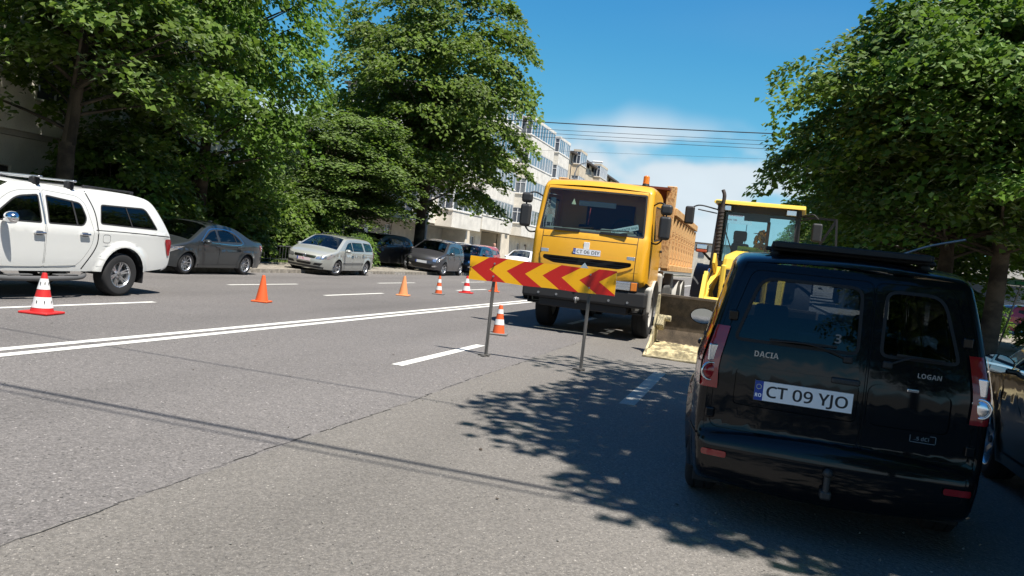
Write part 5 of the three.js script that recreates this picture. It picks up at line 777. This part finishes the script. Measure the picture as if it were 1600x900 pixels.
// ================= chevron barrier =================
{
  const t = thing('road_barrier', 'red and yellow chevron board on two thin metal posts', 'barrier', [-2.71, 0, -10.6]);
  const tex = canvasTex(2048, 328, (c, w, h) => {
    c.fillStyle = '#f2b200'; c.fillRect(0, 0, w, h); c.fillStyle = '#c01a0e'; const p = w / 4, th = p * 0.52;
    for (let k = 0; k < 5; k++) { const x = k * p + p * 0.04; c.beginPath(); c.moveTo(x, h / 2); c.lineTo(x + h * 0.76, 0); c.lineTo(x + h * 0.76 + th, 0); c.lineTo(x + th, h / 2); c.lineTo(x + h * 0.76 + th, h); c.lineTo(x + h * 0.76, h); c.closePath(); c.fill(); }
    const R = rng(3); for (let i = 0; i < 420; i++) { c.fillStyle = R() < 0.6 ? `rgba(235,190,150,${0.1 + 0.35 * R()})` : `rgba(60,40,20,${0.1 + 0.3 * R()})`; const s = R() * R(); c.beginPath(); c.ellipse(R() * w, R() * h, 1 + 4 * s, 1 + 12 * s * R(), R() * 3, 0, 7); c.fill(); }
    c.fillStyle = 'rgba(40,30,20,0.75)'; for (const [x, y, r] of [[10, 150, 18], [6, 200, 13], [2040, 130, 20], [2032, 170, 12]]) for (let i = 0; i < 14; i++) { c.beginPath(); c.arc(x + (R() - 0.5) * r * 2, y + (R() - 0.5) * r * 3, r * 0.3 * R() + 1, 0, 7); c.fill(); }
  });
  const bm = new THREE.MeshStandardMaterial({ map: tex, roughness: 0.45 }), back = std(0.35, 0.35, 0.35, 0.6, 0.3);
  const g = new THREE.BoxGeometry(1.98, 0.318, 0.012, 40, 6, 1), p = g.attributes.position; for (let i = 0; i < p.count; i++) { const x = p.getX(i), y = p.getY(i); p.setZ(i, p.getZ(i) + 0.008 * Math.sin(x * 3.1) + 0.012 * sstep(0.85, 1, Math.abs(x)) * (y > 0 ? 1 : -0.6)); p.setY(i, y + 0.004 * Math.sin(x * 9)); } g.computeVertexNormals();
  const b = mesh('chevron_board', g, [back, back, back, back, bm, back], t); b.position.set(0, 1.158, 0.03);
  const post = new THREE.MeshStandardMaterial({ map: noiseTex(128, 8, 0.28, 0.5, 71, { tint: [1, 0.97, 0.93] }), roughness: 0.6, metalness: 0.3 });
  for (const x of [-0.645, 0.655]) { const q = mesh('post', rbox(0.04, 1.28, 0.03, 0.004, x, 0.65, -0.005), post, t); mesh('foot', [rbox(0.05, 0.02, 0.28, 0.004, x, 0.012, 0.0), rbox(0.16, 0.016, 0.05, 0.004, x - 0.02, 0.014, 0.02)], post, q); each('bolt', [cyl(0.012, 0.012, 0.02, x, 1.24, 0.04, Math.PI / 2, 0, 0, 8), cyl(0.012, 0.012, 0.02, x, 1.07, 0.04, Math.PI / 2, 0, 0, 8)], M.steel, q); }
}
// ================= traffic cones =================
function cone(label, x, z, { h = 0.5, bands, base, baseH = 0.03, baseW = 0.36, tip = 0.028, foot = 0.125, turn = 0.2, marks = 0, square = true, mat, group }) {
  const t = thing('traffic_cone', label, 'traffic cone', [x, 0.002, z], turn, group); t.rotation.z = 0.012;
  mesh('base', square ? rbox(baseW, baseH, baseW, 0.012, 0, baseH / 2, 0) : cyl(baseW / 2, baseW / 2 + 0.01, baseH, 0, baseH / 2, 0, 0, 0, 0, 20), base, t);
  const H = h - baseH, rad = (y) => mix(foot, tip, y);
  for (const [a, b, m, proud = 0] of bands) mesh(proud ? 'sleeve' : 'cone_body', new THREE.LatheGeometry([[rad(a) + proud, baseH + a * H], [rad((a + b) / 2) + proud, baseH + (a + b) / 2 * H], [rad(b) + proud, baseH + b * H], ...(b > 0.99 ? [[tip * 0.75, h + 0.004], [0.001, h + 0.004]] : [])].map((q) => new THREE.Vector2(...q)), 28), m, t);
  if (marks) { const g = []; for (const y of marks) for (let k = 0; k < 8; k++) { const a = k / 8 * 6.283, r = rad(y) + 0.006; g.push(at(rbox(0.011, 0.034, 0.003, 0.001, 0, 0, 0), r * Math.sin(a), baseH + y * H + 0.008, r * Math.cos(a), 0, a, 0), at(rbox(0.008, 0.009, 0.003, 0.001, 0, 0, 0), r * Math.sin(a), baseH + y * H - 0.02, r * Math.cos(a), 0, a, 0)); } mesh('warning_mark', g, M.black, t); }
  return t;
}
const coneRed = std(0.55, 0.022, 0.02, 0.5), coneOr = std(0.70, 0.11, 0.025, 0.55), conePale = std(0.72, 0.28, 0.11, 0.7), coneW = std(0.74, 0.73, 0.71, 0.5), coneGrey = std(0.16, 0.16, 0.155, 0.8);
const CG = 'cones along the double line';
cone('red and white cone with exclamation marks and a broad red base beside the pickup', -8.54, -8.4, { h: 0.51, base: coneRed, baseW: 0.38, foot: 0.135, bands: [[0, 1, coneRed], [0.10, 0.38, coneW, 0.003], [0.58, 0.86, coneW, 0.003]], marks: [0.24, 0.72], group: CG });
cone('plain bright orange cone in front of the dark grey saloon', -8.64, -13.4, { h: 0.49, base: coneOr, baseW: 0.30, foot: 0.115, bands: [[0, 1, coneOr]], group: CG });
cone('faded pale orange cone with no stripes', -8.61, -19.7, { h: 0.50, base: conePale, baseW: 0.32, foot: 0.12, bands: [[0, 1, conePale]], group: CG });
cone('slim orange and white striped cone on a grey base before the grey hatchback', -8.55, -22.0, { h: 0.52, base: coneGrey, baseW: 0.32, foot: 0.10, bands: [[0, 1, coneOr], [0.2, 0.42, coneW, 0.003], [0.62, 0.82, coneW, 0.003]], group: CG });
cone('red and white cone on a wide red base nearest the edge of the chevron board', -8.54, -24.3, { h: 0.53, base: coneRed, baseW: 0.42, foot: 0.135, bands: [[0, 1, coneRed], [0.10, 0.38, coneW, 0.003], [0.58, 0.84, coneW, 0.003]], group: CG });
cone('plain orange cone half hidden behind the chevron board', -8.53, -27.1, { h: 0.52, base: coneOr, baseW: 0.36, foot: 0.13, bands: [[0, 1, coneOr]], group: CG });
cone('orange and white striped cone on a worn grey base beside the dump truck shadow', -4.09, -13.5, { h: 0.50, base: coneGrey, baseW: 0.31, foot: 0.105, tip: 0.032, bands: [[0, 1, coneOr], [0.30, 0.5, coneW, 0.003], [0.70, 0.86, coneW, 0.003]] });
// ================= buildings =================
const plasterTex = noiseTex(512, 10, 0.90, 0.98, 81, { tint: [1, 0.985, 0.955], oct: 5, dark: 0.01 }); plasterTex.repeat.set(0.22, 0.22);
const plaster = (r, g, b) => new THREE.MeshStandardMaterial({ map: plasterTex, color: C(r, g, b), roughness: 0.95 });
const PL = { white: plaster(0.86, 0.84, 0.80), cream: plaster(0.80, 0.74, 0.64), warm: plaster(0.72, 0.63, 0.5), grey: plaster(0.55, 0.54, 0.52) };
const paneMats = [[0.07, 0.085, 0.11], [0.12, 0.14, 0.17], [0.20, 0.22, 0.24], [0.36, 0.38, 0.39]].map((c) => new THREE.MeshPhysicalMaterial({ color: C(...c), roughness: 0.06, clearcoat: 1, clearcoatRoughness: 0.02 })), pvc = std(0.78, 0.79, 0.8, 0.4), roofMat = std(0.09, 0.075, 0.065, 0.8);
// a wall in the z,y plane facing +x, with openings, thickness th
function wallX(x, z0, z1, y0, y1, holes, th = 0.3) { const s = shapeOf([[z0, y0], [z1, y0], [z1, y1], [z0, y1]], holes.map(([a, b, c, d]) => [[a, c], [a, d], [b, d], [b, c]])); return boxUV(new THREE.ExtrudeGeometry(s, { depth: th, bevelEnabled: false }).rotateY(-Math.PI / 2).translate(0, 0, 0)).translate(x, 0, 0); }
const winGeo = new Map(), RW = rng(606);
function windowX(parent, x, z, y, w, h, n = 2, rail = 0, name = 'window') { // frame with its panes; x is the frame's front plane
  const key = `${w.toFixed(2)},${h.toFixed(2)},${n},${rail}`; if (!winGeo.has(key)) {
    const f = 0.055, fr = [box(0.06, f, w, 0, h / 2 - f / 2, 0), box(0.06, f, w, 0, -h / 2 + f / 2, 0)]; for (let k = 0; k <= n; k++) fr.push(box(0.06, h - 2 * f, k % n ? 0.06 : f, 0, 0, k % n ? -w / 2 + w * k / n : (k ? w / 2 - f / 2 : -w / 2 + f / 2))); if (rail) fr.push(box(0.058, 0.05, w - 2 * f, 0, h * rail, 0));
    winGeo.set(key, [mergeGeometries(fr), box(0.012, h - 2 * f, w / n - 0.06, 0, 0, 0)]);
  }
  const [fg, pg] = winGeo.get(key), o = mesh(name, fg, pvc, parent); o.position.set(x - 0.03, y, z);
  for (let k = 0; k < n; k++) { const p = mesh('pane', pg, paneMats[Math.floor(RW() * RW() * 4)], o); p.position.set(-0.005, 0, -w / 2 + w * (k + 0.5) / n); }
  return o;
}
// glazed balcony stack: parapet bands and glazing on three sides, projecting d from the wall at x
function loggia(parent, x, z0, z1, y, d, glassH = 1.45, par = 1.1, m = PL.white) {
  const L = z1 - z0, zc = (z0 + z1) / 2, b = mesh('balcony', [boxUV(box(d, par, L, x + d / 2, y + par / 2, zc)), boxUV(box(d + 0.08, 0.08, L + 0.16, x + d / 2, y + par + 0.04, zc)), boxUV(box(d + 0.02, 0.25, L + 0.04, x + d / 2, y + par + glassH + 0.2, zc))], m, parent);
  const n = Math.max(1, Math.round(L / 2.6)); for (let k = 0; k < n; k++) windowX(b, x + d, z0 + L * (k + 0.5) / n, y + par + 0.08 + glassH / 2, L / n - 0.04, glassH, 3, 0, 'balcony_window');
  for (const [zz, s] of [[z1, 1], [z0, -1]]) { const o = windowX(b, 0, 0, 0, d - 0.06, glassH, 2, 0.2, 'balcony_window'); o.position.set(x + d / 2, y + par + 0.08 + glassH / 2, zz - s * 0.03); o.rotation.y = -s * Math.PI / 2; }
  return b;
}
function block(label, { x, z0, z1, top, base, over = 0, rows, mat, loggias = [], cols, gf = 3.1, roofOver = 0.5, deep = 11, gfCols = [], doors = [], passage }) {
  const t = thing('apartment_block', label, 'building', [0, 0, 0]), holes = [], wins = [];
  for (let r = 0; r < rows; r++) for (const c of cols) { const y = gf + 0.95 + r * 2.75; if (loggias.some((l) => c > l[0] - 0.9 && c < l[1] + 0.9)) continue; holes.push([c - 0.75, c + 0.75, y, y + 1.4]); wins.push([c, y + 0.7]); }
  mesh('wall', [wallX(x, z0, z1, gf, top, holes), boxUV(box(deep, top - 0.2, 0.3, x - deep / 2 - 0.3, (top - 0.2) / 2 + 0.1, z0 + 0.16)), boxUV(box(deep, top - 0.2, 0.3, x - deep / 2 - 0.3, (top - 0.2) / 2 + 0.1, z1 - 0.16)), boxUV(box(0.3, top, z1 - z0, x - deep - 0.15, top / 2, (z0 + z1) / 2))], mat, t);
  mesh('floor_slab', boxUV(box(deep, 0.25, z1 - z0 - 0.7, x - deep / 2 - 0.31, gf - 0.02, (z0 + z1) / 2)), PL.grey, t);
  for (const [z, y] of wins) { const w = windowX(t, x - 0.1, z, y, 1.46, 1.36, 2, 0); mesh('sill', boxUV(box(0.24, 0.05, 1.6, 0.08, -0.72, 0)), PL.grey, w); }
  for (const [a, b, d, r0, r1] of loggias) for (let r = r0; r < r1; r++) loggia(t, x, a, b, gf + r * 2.75 - 0.12, d, 1.42, 1.1, mat);
  // ground floor, set back under the storeys above
  const gx = x - over, gh = gfCols.map((c) => [c - 0.55, c + 0.55, 1.25, 2.35]), dh = doors.map((c) => [c - 0.5, c + 0.5, 0.2, 2.3]), ph = passage ? [[passage[0], passage[1], 0.2, 2.9]] : [];
  mesh('ground_floor_wall', wallX(gx, z0 + 0.01, z1 - 0.01, 0.12, gf - 0.15, [...gh, ...dh, ...ph]), base, t);
  for (const c of gfCols) { const w = windowX(t, gx - 0.1, c, 1.8, 1.08, 1.08, 2); mesh('sill', boxUV(box(0.2, 0.05, 1.2, 0.06, -0.57, 0)), PL.grey, w); }
  for (const c of doors) { const d = mesh('door', rbox(0.06, 2.06, 0.96, 0.01, gx - 0.12, 1.24, c), std(0.06, 0.05, 0.045, 0.5), t); mesh('door_handle', rbox(0.05, 0.14, 0.03, 0.01, gx - 0.06, 1.2, c + 0.35), M.alloy, d); mesh('door_glass', box(0.02, 0.8, 0.5, gx - 0.08, 1.7, c), paneMats[0], d); }
  if (passage) mesh('passage', [boxUV(box(5, 2.8, 0.1, gx - 2.9, 1.5, passage[0] - 0.05)), boxUV(box(5, 2.8, 0.1, gx - 2.9, 1.5, passage[1] + 0.05)), boxUV(box(0.1, 2.8, passage[1] - passage[0], gx - 5.4, 1.5, (passage[0] + passage[1]) / 2))], base, t);
  mesh('roof', [boxUV(box(deep + roofOver * 2, 0.22, z1 - z0 + 0.6, x - deep / 2, top + 0.11, (z0 + z1) / 2)), boxUV(box(deep - 1, 0.5, z1 - z0 - 1, x - deep / 2 - 0.4, top + 0.45, (z0 + z1) / 2))], roofMat, t);
  mesh('downpipe', cyl(0.05, 0.05, top - 0.3, x + 0.07, top / 2 + 0.1, z1 - 0.7, 0, 0, 0, 8), M.greyPlastic, t);
  return t;
}
const colsOf = (a, b, st) => { const r = []; for (let z = b - st / 2; z > a; z -= st) r.push(z); return r; };
block('pale apartment block behind the nearest left hand trees and pickup', { x: -20.3, z0: -29, z1: -6, top: 14.2, base: PL.white, mat: PL.white, over: 0.5, rows: 4, gf: 3.3, cols: colsOf(-28, -8, 3.4), loggias: [[-27.5, -23.5, 1.1, 0, 4]], gfCols: [-20.6, -24.5, -27], doors: [-18.45] });
block('low cream annexe with glazed balconies behind the wide lime tree', { x: -21.2, z0: -60, z1: -35, top: 5.7, base: PL.grey, mat: PL.white, over: 2.2, rows: 1, gf: 2.75, cols: colsOf(-59, -36, 3.3), loggias: [[-46.5, -40.5, 1.2, 0, 1], [-58.5, -52.5, 1.2, 0, 1]], gfCols: [-38, -41, -44, -50], doors: [-47] });
const bB = block('white apartment block with stacked glazed bays above the truck mirror', { x: -22.6, z0: -92, z1: -62, top: 13.6, base: PL.cream, mat: PL.white, rows: 4, gf: 3.1, cols: [-73, -84.6], loggias: [[-71.6, -63.5, 1.0, 0, 4], [-83.6, -74.6, 1.1, 0, 4], [-91, -86, 1.0, 0, 4]], gfCols: [-64.5, -78, -86], doors: [-80.5, -89], passage: [-72, -66.5] });
each('air_conditioner', [-73.4, -84.9].map((z) => rbox(0.35, 0.6, 0.8, 0.04, -22.35, 3.9, z)), M.white, bB);
block('beige apartment block at the far end of the left hand row', { x: -22.0, z0: -124, z1: -93, top: 13.3, base: PL.cream, mat: PL.warm, rows: 4, gf: 3.0, cols: colsOf(-123, -94, 3.1), loggias: [[-98, -94.5, 0.9, 0, 4], [-112, -107, 0.9, 0, 4]], gfCols: [-100, -105, -115], doors: [-103] });
block('distant apartment block closing the left side of the street', { x: -22.5, z0: -200, z1: -128, top: 13.0, base: PL.cream, mat: PL.cream, rows: 4, gf: 3.0, cols: colsOf(-199, -130, 4.2), loggias: [[-150, -145, 0.9, 0, 4]], gfCols: [], doors: [-140] });
{ // shop on the right
  const t = thing('shop_building', 'low shop with a white fascia behind the right hand trunks', 'shop', [19, 0, -62], -0.18);
  mesh('wall', [boxUV(box(26, 4.2, 0.3, 0, 2.1, -6)), boxUV(box(0.3, 4.2, 10, -13, 2.1, -1)), boxUV(box(26, 0.8, 0.3, 0, 0.4, 0))], PL.grey, t); mesh('fascia', boxUV(box(26.6, 0.85, 0.5, 0, 3.72, 0.4)), PL.white, t); mesh('roof', boxUV(box(26.4, 0.2, 6.4, 0, 4.3, -2.9)), roofMat, t);
  mesh('sign_band', box(26, 0.42, 0.12, 0, 3.08, 0.1), std(0.012, 0.06, 0.045, 0.4), t);
  for (let k = 0; k < 11; k++) { const w = mesh('shop_window', [box(2.25, 0.08, 0.1, -11.8 + k * 2.36, 2.86, 0), box(2.25, 0.08, 0.1, -11.8 + k * 2.36, 0.85, 0), box(0.1, 2.0, 0.1, -12.9 + k * 2.36, 1.86, 0)], pvc, t); mesh('pane', box(2.15, 1.9, 0.02, -11.75 + k * 2.36, 1.86, -0.02), paneMats[k % 3], w); }
}
{ // rooftop advert far down the street
  const t = thing('rooftop_billboard', 'small white rooftop billboard with red script above the tipper side', 'billboard', [-5.2, 0, -170]);
  const tx = canvasTex(512, 256, (c, w, h) => { c.fillStyle = '#f1ecec'; c.fillRect(0, 0, w, h); c.fillStyle = '#c8283c'; c.font = 'italic bold 92px serif'; c.fillText('Confort', 30, 110, 450); c.fillStyle = '#8a3040'; c.font = 'bold 44px sans-serif'; c.fillText('0241 100', 60, 200, 380); });
  const b = mesh('board', new THREE.BoxGeometry(5.4, 2.6, 0.15), [M.white, M.white, M.white, M.white, new THREE.MeshStandardMaterial({ map: tx, roughness: 0.6 }), M.white], t); b.position.set(0, 13.0, 0); each('support', [cyl(0.08, 0.08, 13, -1.8, 6, -0.3), cyl(0.08, 0.08, 13, 1.8, 6, -0.3)], M.steel, t);
}
{ // end of the street
  const t = thing('office_block', 'far pale building at the end of the street', 'building', [6, 0, -230]); mesh('wall', boxUV(box(46, 9, 12, 0, 4.5, 0)), PL.cream, t); mesh('roof', boxUV(box(47, 0.3, 13, 0, 9.15, 0)), roofMat, t); const g = box(1.5, 1.5, 0.1, 0, 0, 0); for (let r = 0; r < 2; r++) for (let k = 0; k < 12; k++) { const w = mesh('window', g, paneMats[(k + r) % 3], t); w.position.set(-21 + k * 3.8, 3.2 + r * 3, 6.04); }
}
for (const [x, z, k, r, l] of [[7, -62, 0, 1, 'tree beyond the utility pole on the right pavement'], [6.5, -76, 2, 3, 'tree on the right opposite the white glazed bays'], [8, -95, 1, 2, 'broad tree on the right opposite the beige block'], [7, -120, 0, 4, 'far tree on the right opposite the end of the beige block'], [-17, -110, 0, 1.5, 'tree in front of the beige block'], [-17, -130, 2, 0.3, 'tree in front of the distant closing block'], [7, -150, 1, 1, 'farthest tree near the end of the street'], [16, -48, 2, 2.2, 'tree standing before the low shop']]) plant(k, l, x, z, r, 0.95, 0.85, k, 'trees far down the road');
// low railing before the shrubs
{ const t = thing('garden_railing', 'low pale metal railing in front of the shaded shrubs', 'railing', [-16.5, 0.1, -21]); mesh('rail', [box(0.04, 0.04, 11, 0, 0.62, -3), box(0.04, 0.03, 11, 0, 0.15, -3)], M.greyPlastic, t); for (let k = 0; k < 56; k++) mesh('baluster', k ? t.children[1].geometry : box(0.014, 0.5, 0.014, 0, 0, 0), M.greyPlastic, t).position.set(0, 0.38, 2.4 - k * 0.196); }
// ================= street furniture and wires =================
{ const t = thing('street_lamp', 'slim grey street lamp with a white head above the far block', 'street lamp', [-13.7, 0.1, -60]); mesh('pole', [cyl(0.05, 0.09, 7.6, 0, 3.8, 0), cyl(0.12, 0.14, 0.6, 0, 0.3, 0)], M.steel, t); mesh('arm', tube([[0, 7.5, 0], [0.2, 8.1, 0], [0.9, 8.4, 0], [1.3, 8.45, 0]], 0.035, 14, 6), M.steel, t); mesh('lamp_head', [rbox(0.75, 0.12, 0.28, 0.05, 1.6, 8.48, 0)], M.white, t); }
const poles = [];
function upole(label, x, z, h) { const t = thing('utility_pole', label, 'pole', [x, 0.05, z], 0, 'poles carrying the wires'); mesh('pole', cyl(0.1, 0.16, h, 0, h / 2, 0), PL.grey, t); mesh('crossarm', box(0.1, 0.1, 1.2, 0, h - 0.3, 0), M.steel, t); return t; }
upole('concrete pole among the right hand crowns', 6.4, -45.6, 9.2); upole('concrete pole on the right pavement beside the first tree', 8.4, -3.1, 9.0);
upole('concrete pole on the left verge opposite the first tree', -19.0, -3.1, 9.0); upole('concrete pole on the left verge among the trees', -19.0, -45.6, 9.2);
const wireMat = std(0.02, 0.02, 0.022, 0.7);
function wire(label, a, b, sag, r) { const p = []; for (let k = 0; k <= 12; k++) { const t = k / 12; p.push([mix(a[0], b[0], t), mix(a[1], b[1], t) - sag * 4 * t * (1 - t), mix(a[2], b[2], t)]); } tag(mesh('overhead_wire', tube(p, r, 40, 5), wireMat), label, 'wire', 'wires across the road'); }
wire('thick twisted black wire, the topmost across the sky', [-19, 8.75, -45], [6.4, 9.1, -45], 0.12, 0.028);
wire('thin black wire, second below the thick one', [-19, 8.35, -45.2], [6.4, 8.7, -45.2], 0.06, 0.012);
wire('thin black wire close under the second one', [-19, 8.2, -45.4], [6.4, 8.55, -45.4], 0.10, 0.012);
wire('thin black wire, third pair across the sky', [-19, 7.95, -45.6], [6.4, 8.35, -45.6], 0.04, 0.013);
wire('thinnest wire, the lowest across the sky', [-19, 7.1, -45.8], [6.4, 7.95, -45.8], 0.02, 0.006);
wire('thick wire high over the near road whose shadow crosses the asphalt', [-19, 8.0, -3.0], [8.4, 8.0, -3.0], 0.1, 0.026);
wire('thin wire high over the near road beside the thick one', [-19, 8.1, -2.82], [8.4, 8.1, -2.82], 0.1, 0.013);
wire('faint wire high over the road beyond the near pair', [-19, 8.2, -5.05], [8.4, 8.2, -5.05], 0.1, 0.012);
// ================= people =================
function person(t, J, cols, box3, res) { // J: [a, b, ra, rb, colour index, blend]; one continuous surface
  const mc = new MarchingCubes(res, new THREE.MeshBasicMaterial(), false, false, 90000), n = res, h = n / 2, [cx, cy, cz, half] = box3;
  const caps = J.map(([a, b, ra, rb, c]) => ({ a: V(...a), d: V(...b).sub(V(...a)), ra, rb, c }));
  const dist = (p, q) => { const w = p.clone().sub(q.a), l = q.d.lengthSq() || 1e-9, u = clamp(w.dot(q.d) / l); return w.addScaledVector(q.d, -u).length() - mix(q.ra, q.rb, u); };
  for (let k = 0; k < n; k++) for (let j = 0; j < n; j++) for (let i = 0; i < n; i++) { const p = V(cx + (i - h) / h * half, cy + (j - h) / h * half, cz + (k - h) / h * half); let d = 1; for (const q of caps) { const e = dist(p, q), kk = 0.022, m = clamp(0.5 + 0.5 * (d - e) / kk); d = mix(d, e, m) - kk * m * (1 - m); } mc.field[i + j * n + k * n * n] = -d; }
  mc.isolation = 0; mc.update(); const N = mc.count, pos = mc.positionArray.slice(0, N * 3), nor = mc.normalArray.slice(0, N * 3), col = new Float32Array(N * 3);
  for (let i = 0; i < N; i++) { const p = V(cx + pos[3 * i] * half, cy + pos[3 * i + 1] * half, cz + pos[3 * i + 2] * half); pos.set([p.x, p.y, p.z], 3 * i); let b = 1e9, c = 0; for (const q of caps) { const e = dist(p, q); if (e < b) { b = e; c = q.c; } } col.set(cols[c], 3 * i); }
  const g = new THREE.BufferGeometry(); g.setAttribute('position', new THREE.BufferAttribute(pos, 3)); g.setAttribute('normal', new THREE.BufferAttribute(nor, 3)); g.setAttribute('color', new THREE.BufferAttribute(col, 3));
  return mesh('body', g, new THREE.MeshStandardMaterial({ vertexColors: true, roughness: 0.8 }), t);
}
const hand = (w, d, s, c) => { const r = [[w, [w[0] + d[0] * 0.09, w[1] + d[1] * 0.09, w[2] + d[2] * 0.09], 0.03, 0.034, c]]; const p = r[0][1]; for (let k = 0; k < 4; k++) { const o = (k - 1.5) * 0.02, l = [0.07, 0.08, 0.075, 0.06][k], q = [p[0] + o * s[0], p[1] + o * s[1], p[2] + o * s[2]]; r.push([q, [q[0] + d[0] * l, q[1] + d[1] * l - 0.012, q[2] + d[2] * l], 0.010, 0.008, c]); } r.push([[w[0] + d[0] * 0.03, w[1] + d[1] * 0.03, w[2] + d[2] * 0.03], [w[0] + d[0] * 0.07 + s[0] * -0.06, w[1] + d[1] * 0.07 + s[1] * -0.06, w[2] + d[2] * 0.07 + s[2] * -0.06], 0.013, 0.010, c]); return r; };
const headOf = (x, y, z, f, c, hc) => [[[x, y - 0.06, z], [x, y + 0.03, z], 0.075, 0.092, c], [[x + f * 0.05, y - 0.085, z], [x + f * 0.05, y - 0.03, z], 0.045, 0.06, c], [[x + f * 0.09, y - 0.025, z], [x + f * 0.1, y - 0.04, z], 0.012, 0.016, c], [[x, y - 0.02, z - 0.088], [x, y - 0.05, z - 0.085], 0.016, 0.012, c], [[x, y - 0.02, z + 0.088], [x, y - 0.05, z + 0.085], 0.016, 0.012, c], [[x - f * 0.03, y + 0.05, z], [x - f * 0.06, y - 0.02, z], 0.09, 0.075, hc]];
{ // driver of the pickup, seen through the glass
  const t = thing('person', 'driver in a white shirt sitting at the wheel of the white pickup', 'person', [-10.78, 0, -9.78], -Math.PI / 2), z = -0.40, sk = [0.36, 0.2, 0.13], wh = [0.78, 0.78, 0.78];
  person(t, [[[0.10, 0.70, z], [0.02, 1.10, z], 0.15, 0.17, 1], [[0.02, 1.12, z - 0.17], [0.02, 1.12, z + 0.17], 0.075, 0.075, 1], [[0.02, 1.16, z], [0.03, 1.24, z], 0.06, 0.055, 0], ...headOf(0.05, 1.36, z, 1, 0, 2), ...[-1, 1].flatMap((k) => [[[0.02, 1.10, z + k * 0.2], [0.22, 0.90, z + k * 0.24], 0.06, 0.05, 1], [[0.22, 0.90, z + k * 0.24], [0.48, 1.02, z + k * 0.16], 0.045, 0.034, 0], ...hand([0.48, 1.02, z + k * 0.16], [0.7, 0.5, 0], [0, 0, k], 0), [[0.10, 0.68, z + k * 0.09], [0.52, 0.72, z + k * 0.12], 0.09, 0.07, 3], [[0.52, 0.72, z + k * 0.12], [0.78, 0.48, z + k * 0.12], 0.065, 0.05, 3]])], [sk, wh, [0.03, 0.02, 0.015], [0.04, 0.05, 0.09]], [0.35, 0.95, z, 0.62], 84);
}
{ // passer-by at the far pavement
  const t = thing('person', 'passer by in a white top and pink trousers walking by the passage wall', 'person', [-16.2, 0.12, -50.5], -Math.PI / 2 + 0.6), sk = [0.4, 0.23, 0.16];
  person(t, [[[0, 0.95, 0], [0, 1.36, 0], 0.13, 0.15, 1], [[0, 1.38, -0.14], [0, 1.38, 0.14], 0.065, 0.065, 1], [[0, 1.42, 0], [0, 1.5, 0], 0.05, 0.05, 0], ...headOf(0.01, 1.6, 0, 1, 0, 2), ...[-1, 1].flatMap((k) => [[[0, 1.37, k * 0.17], [k * 0.08, 1.1, k * 0.21], 0.05, 0.042, 1], [[k * 0.08, 1.1, k * 0.21], [k * 0.2, 0.9, k * 0.22], 0.04, 0.03, 0], ...hand([k * 0.2, 0.9, k * 0.22], [0.3 * k, -0.9, 0], [1, 0, 0], 0), [[0, 0.93, k * 0.08], [k * 0.14, 0.5, k * 0.09], 0.095, 0.062, 3], [[k * 0.14, 0.5, k * 0.09], [k * 0.10, 0.1, k * 0.09], 0.058, 0.04, 3], [[k * 0.10, 0.06, k * 0.09], [k * 0.10 + 0.16, 0.045, k * 0.1], 0.045, 0.035, 2]])], [sk, [0.7, 0.68, 0.68], [0.03, 0.02, 0.015], [0.5, 0.16, 0.16]], [0, 0.85, 0, 0.95], 92);
}
{ // ladder-like steel frame by the right hand trunk
  const t = thing('steel_frame', 'leaning steel frame with a green top bar behind the black saloon', 'frame', [7.9, 0.09, -30], 0.2); t.scale.setScalar(0.74); mesh('leg', bar([-0.5, 0, 0], [0.15, 3.0, 0], 0.06), M.steel, t); mesh('leg', bar([1.0, 0, 0], [0.35, 3.0, 0], 0.06), M.steel, t); each('rung', [bar([-0.25, 1.1, 0], [0.75, 1.1, 0], 0.05), bar([-0.05, 2.0, 0], [0.55, 2.0, 0], 0.05)], M.steel, t); mesh('top_bar', rbox(1.1, 0.14, 0.12, 0.02, 0.4, 2.85, 0), std(0.01, 0.28, 0.10, 0.5), t);
}
renderer.render(scene, camera);
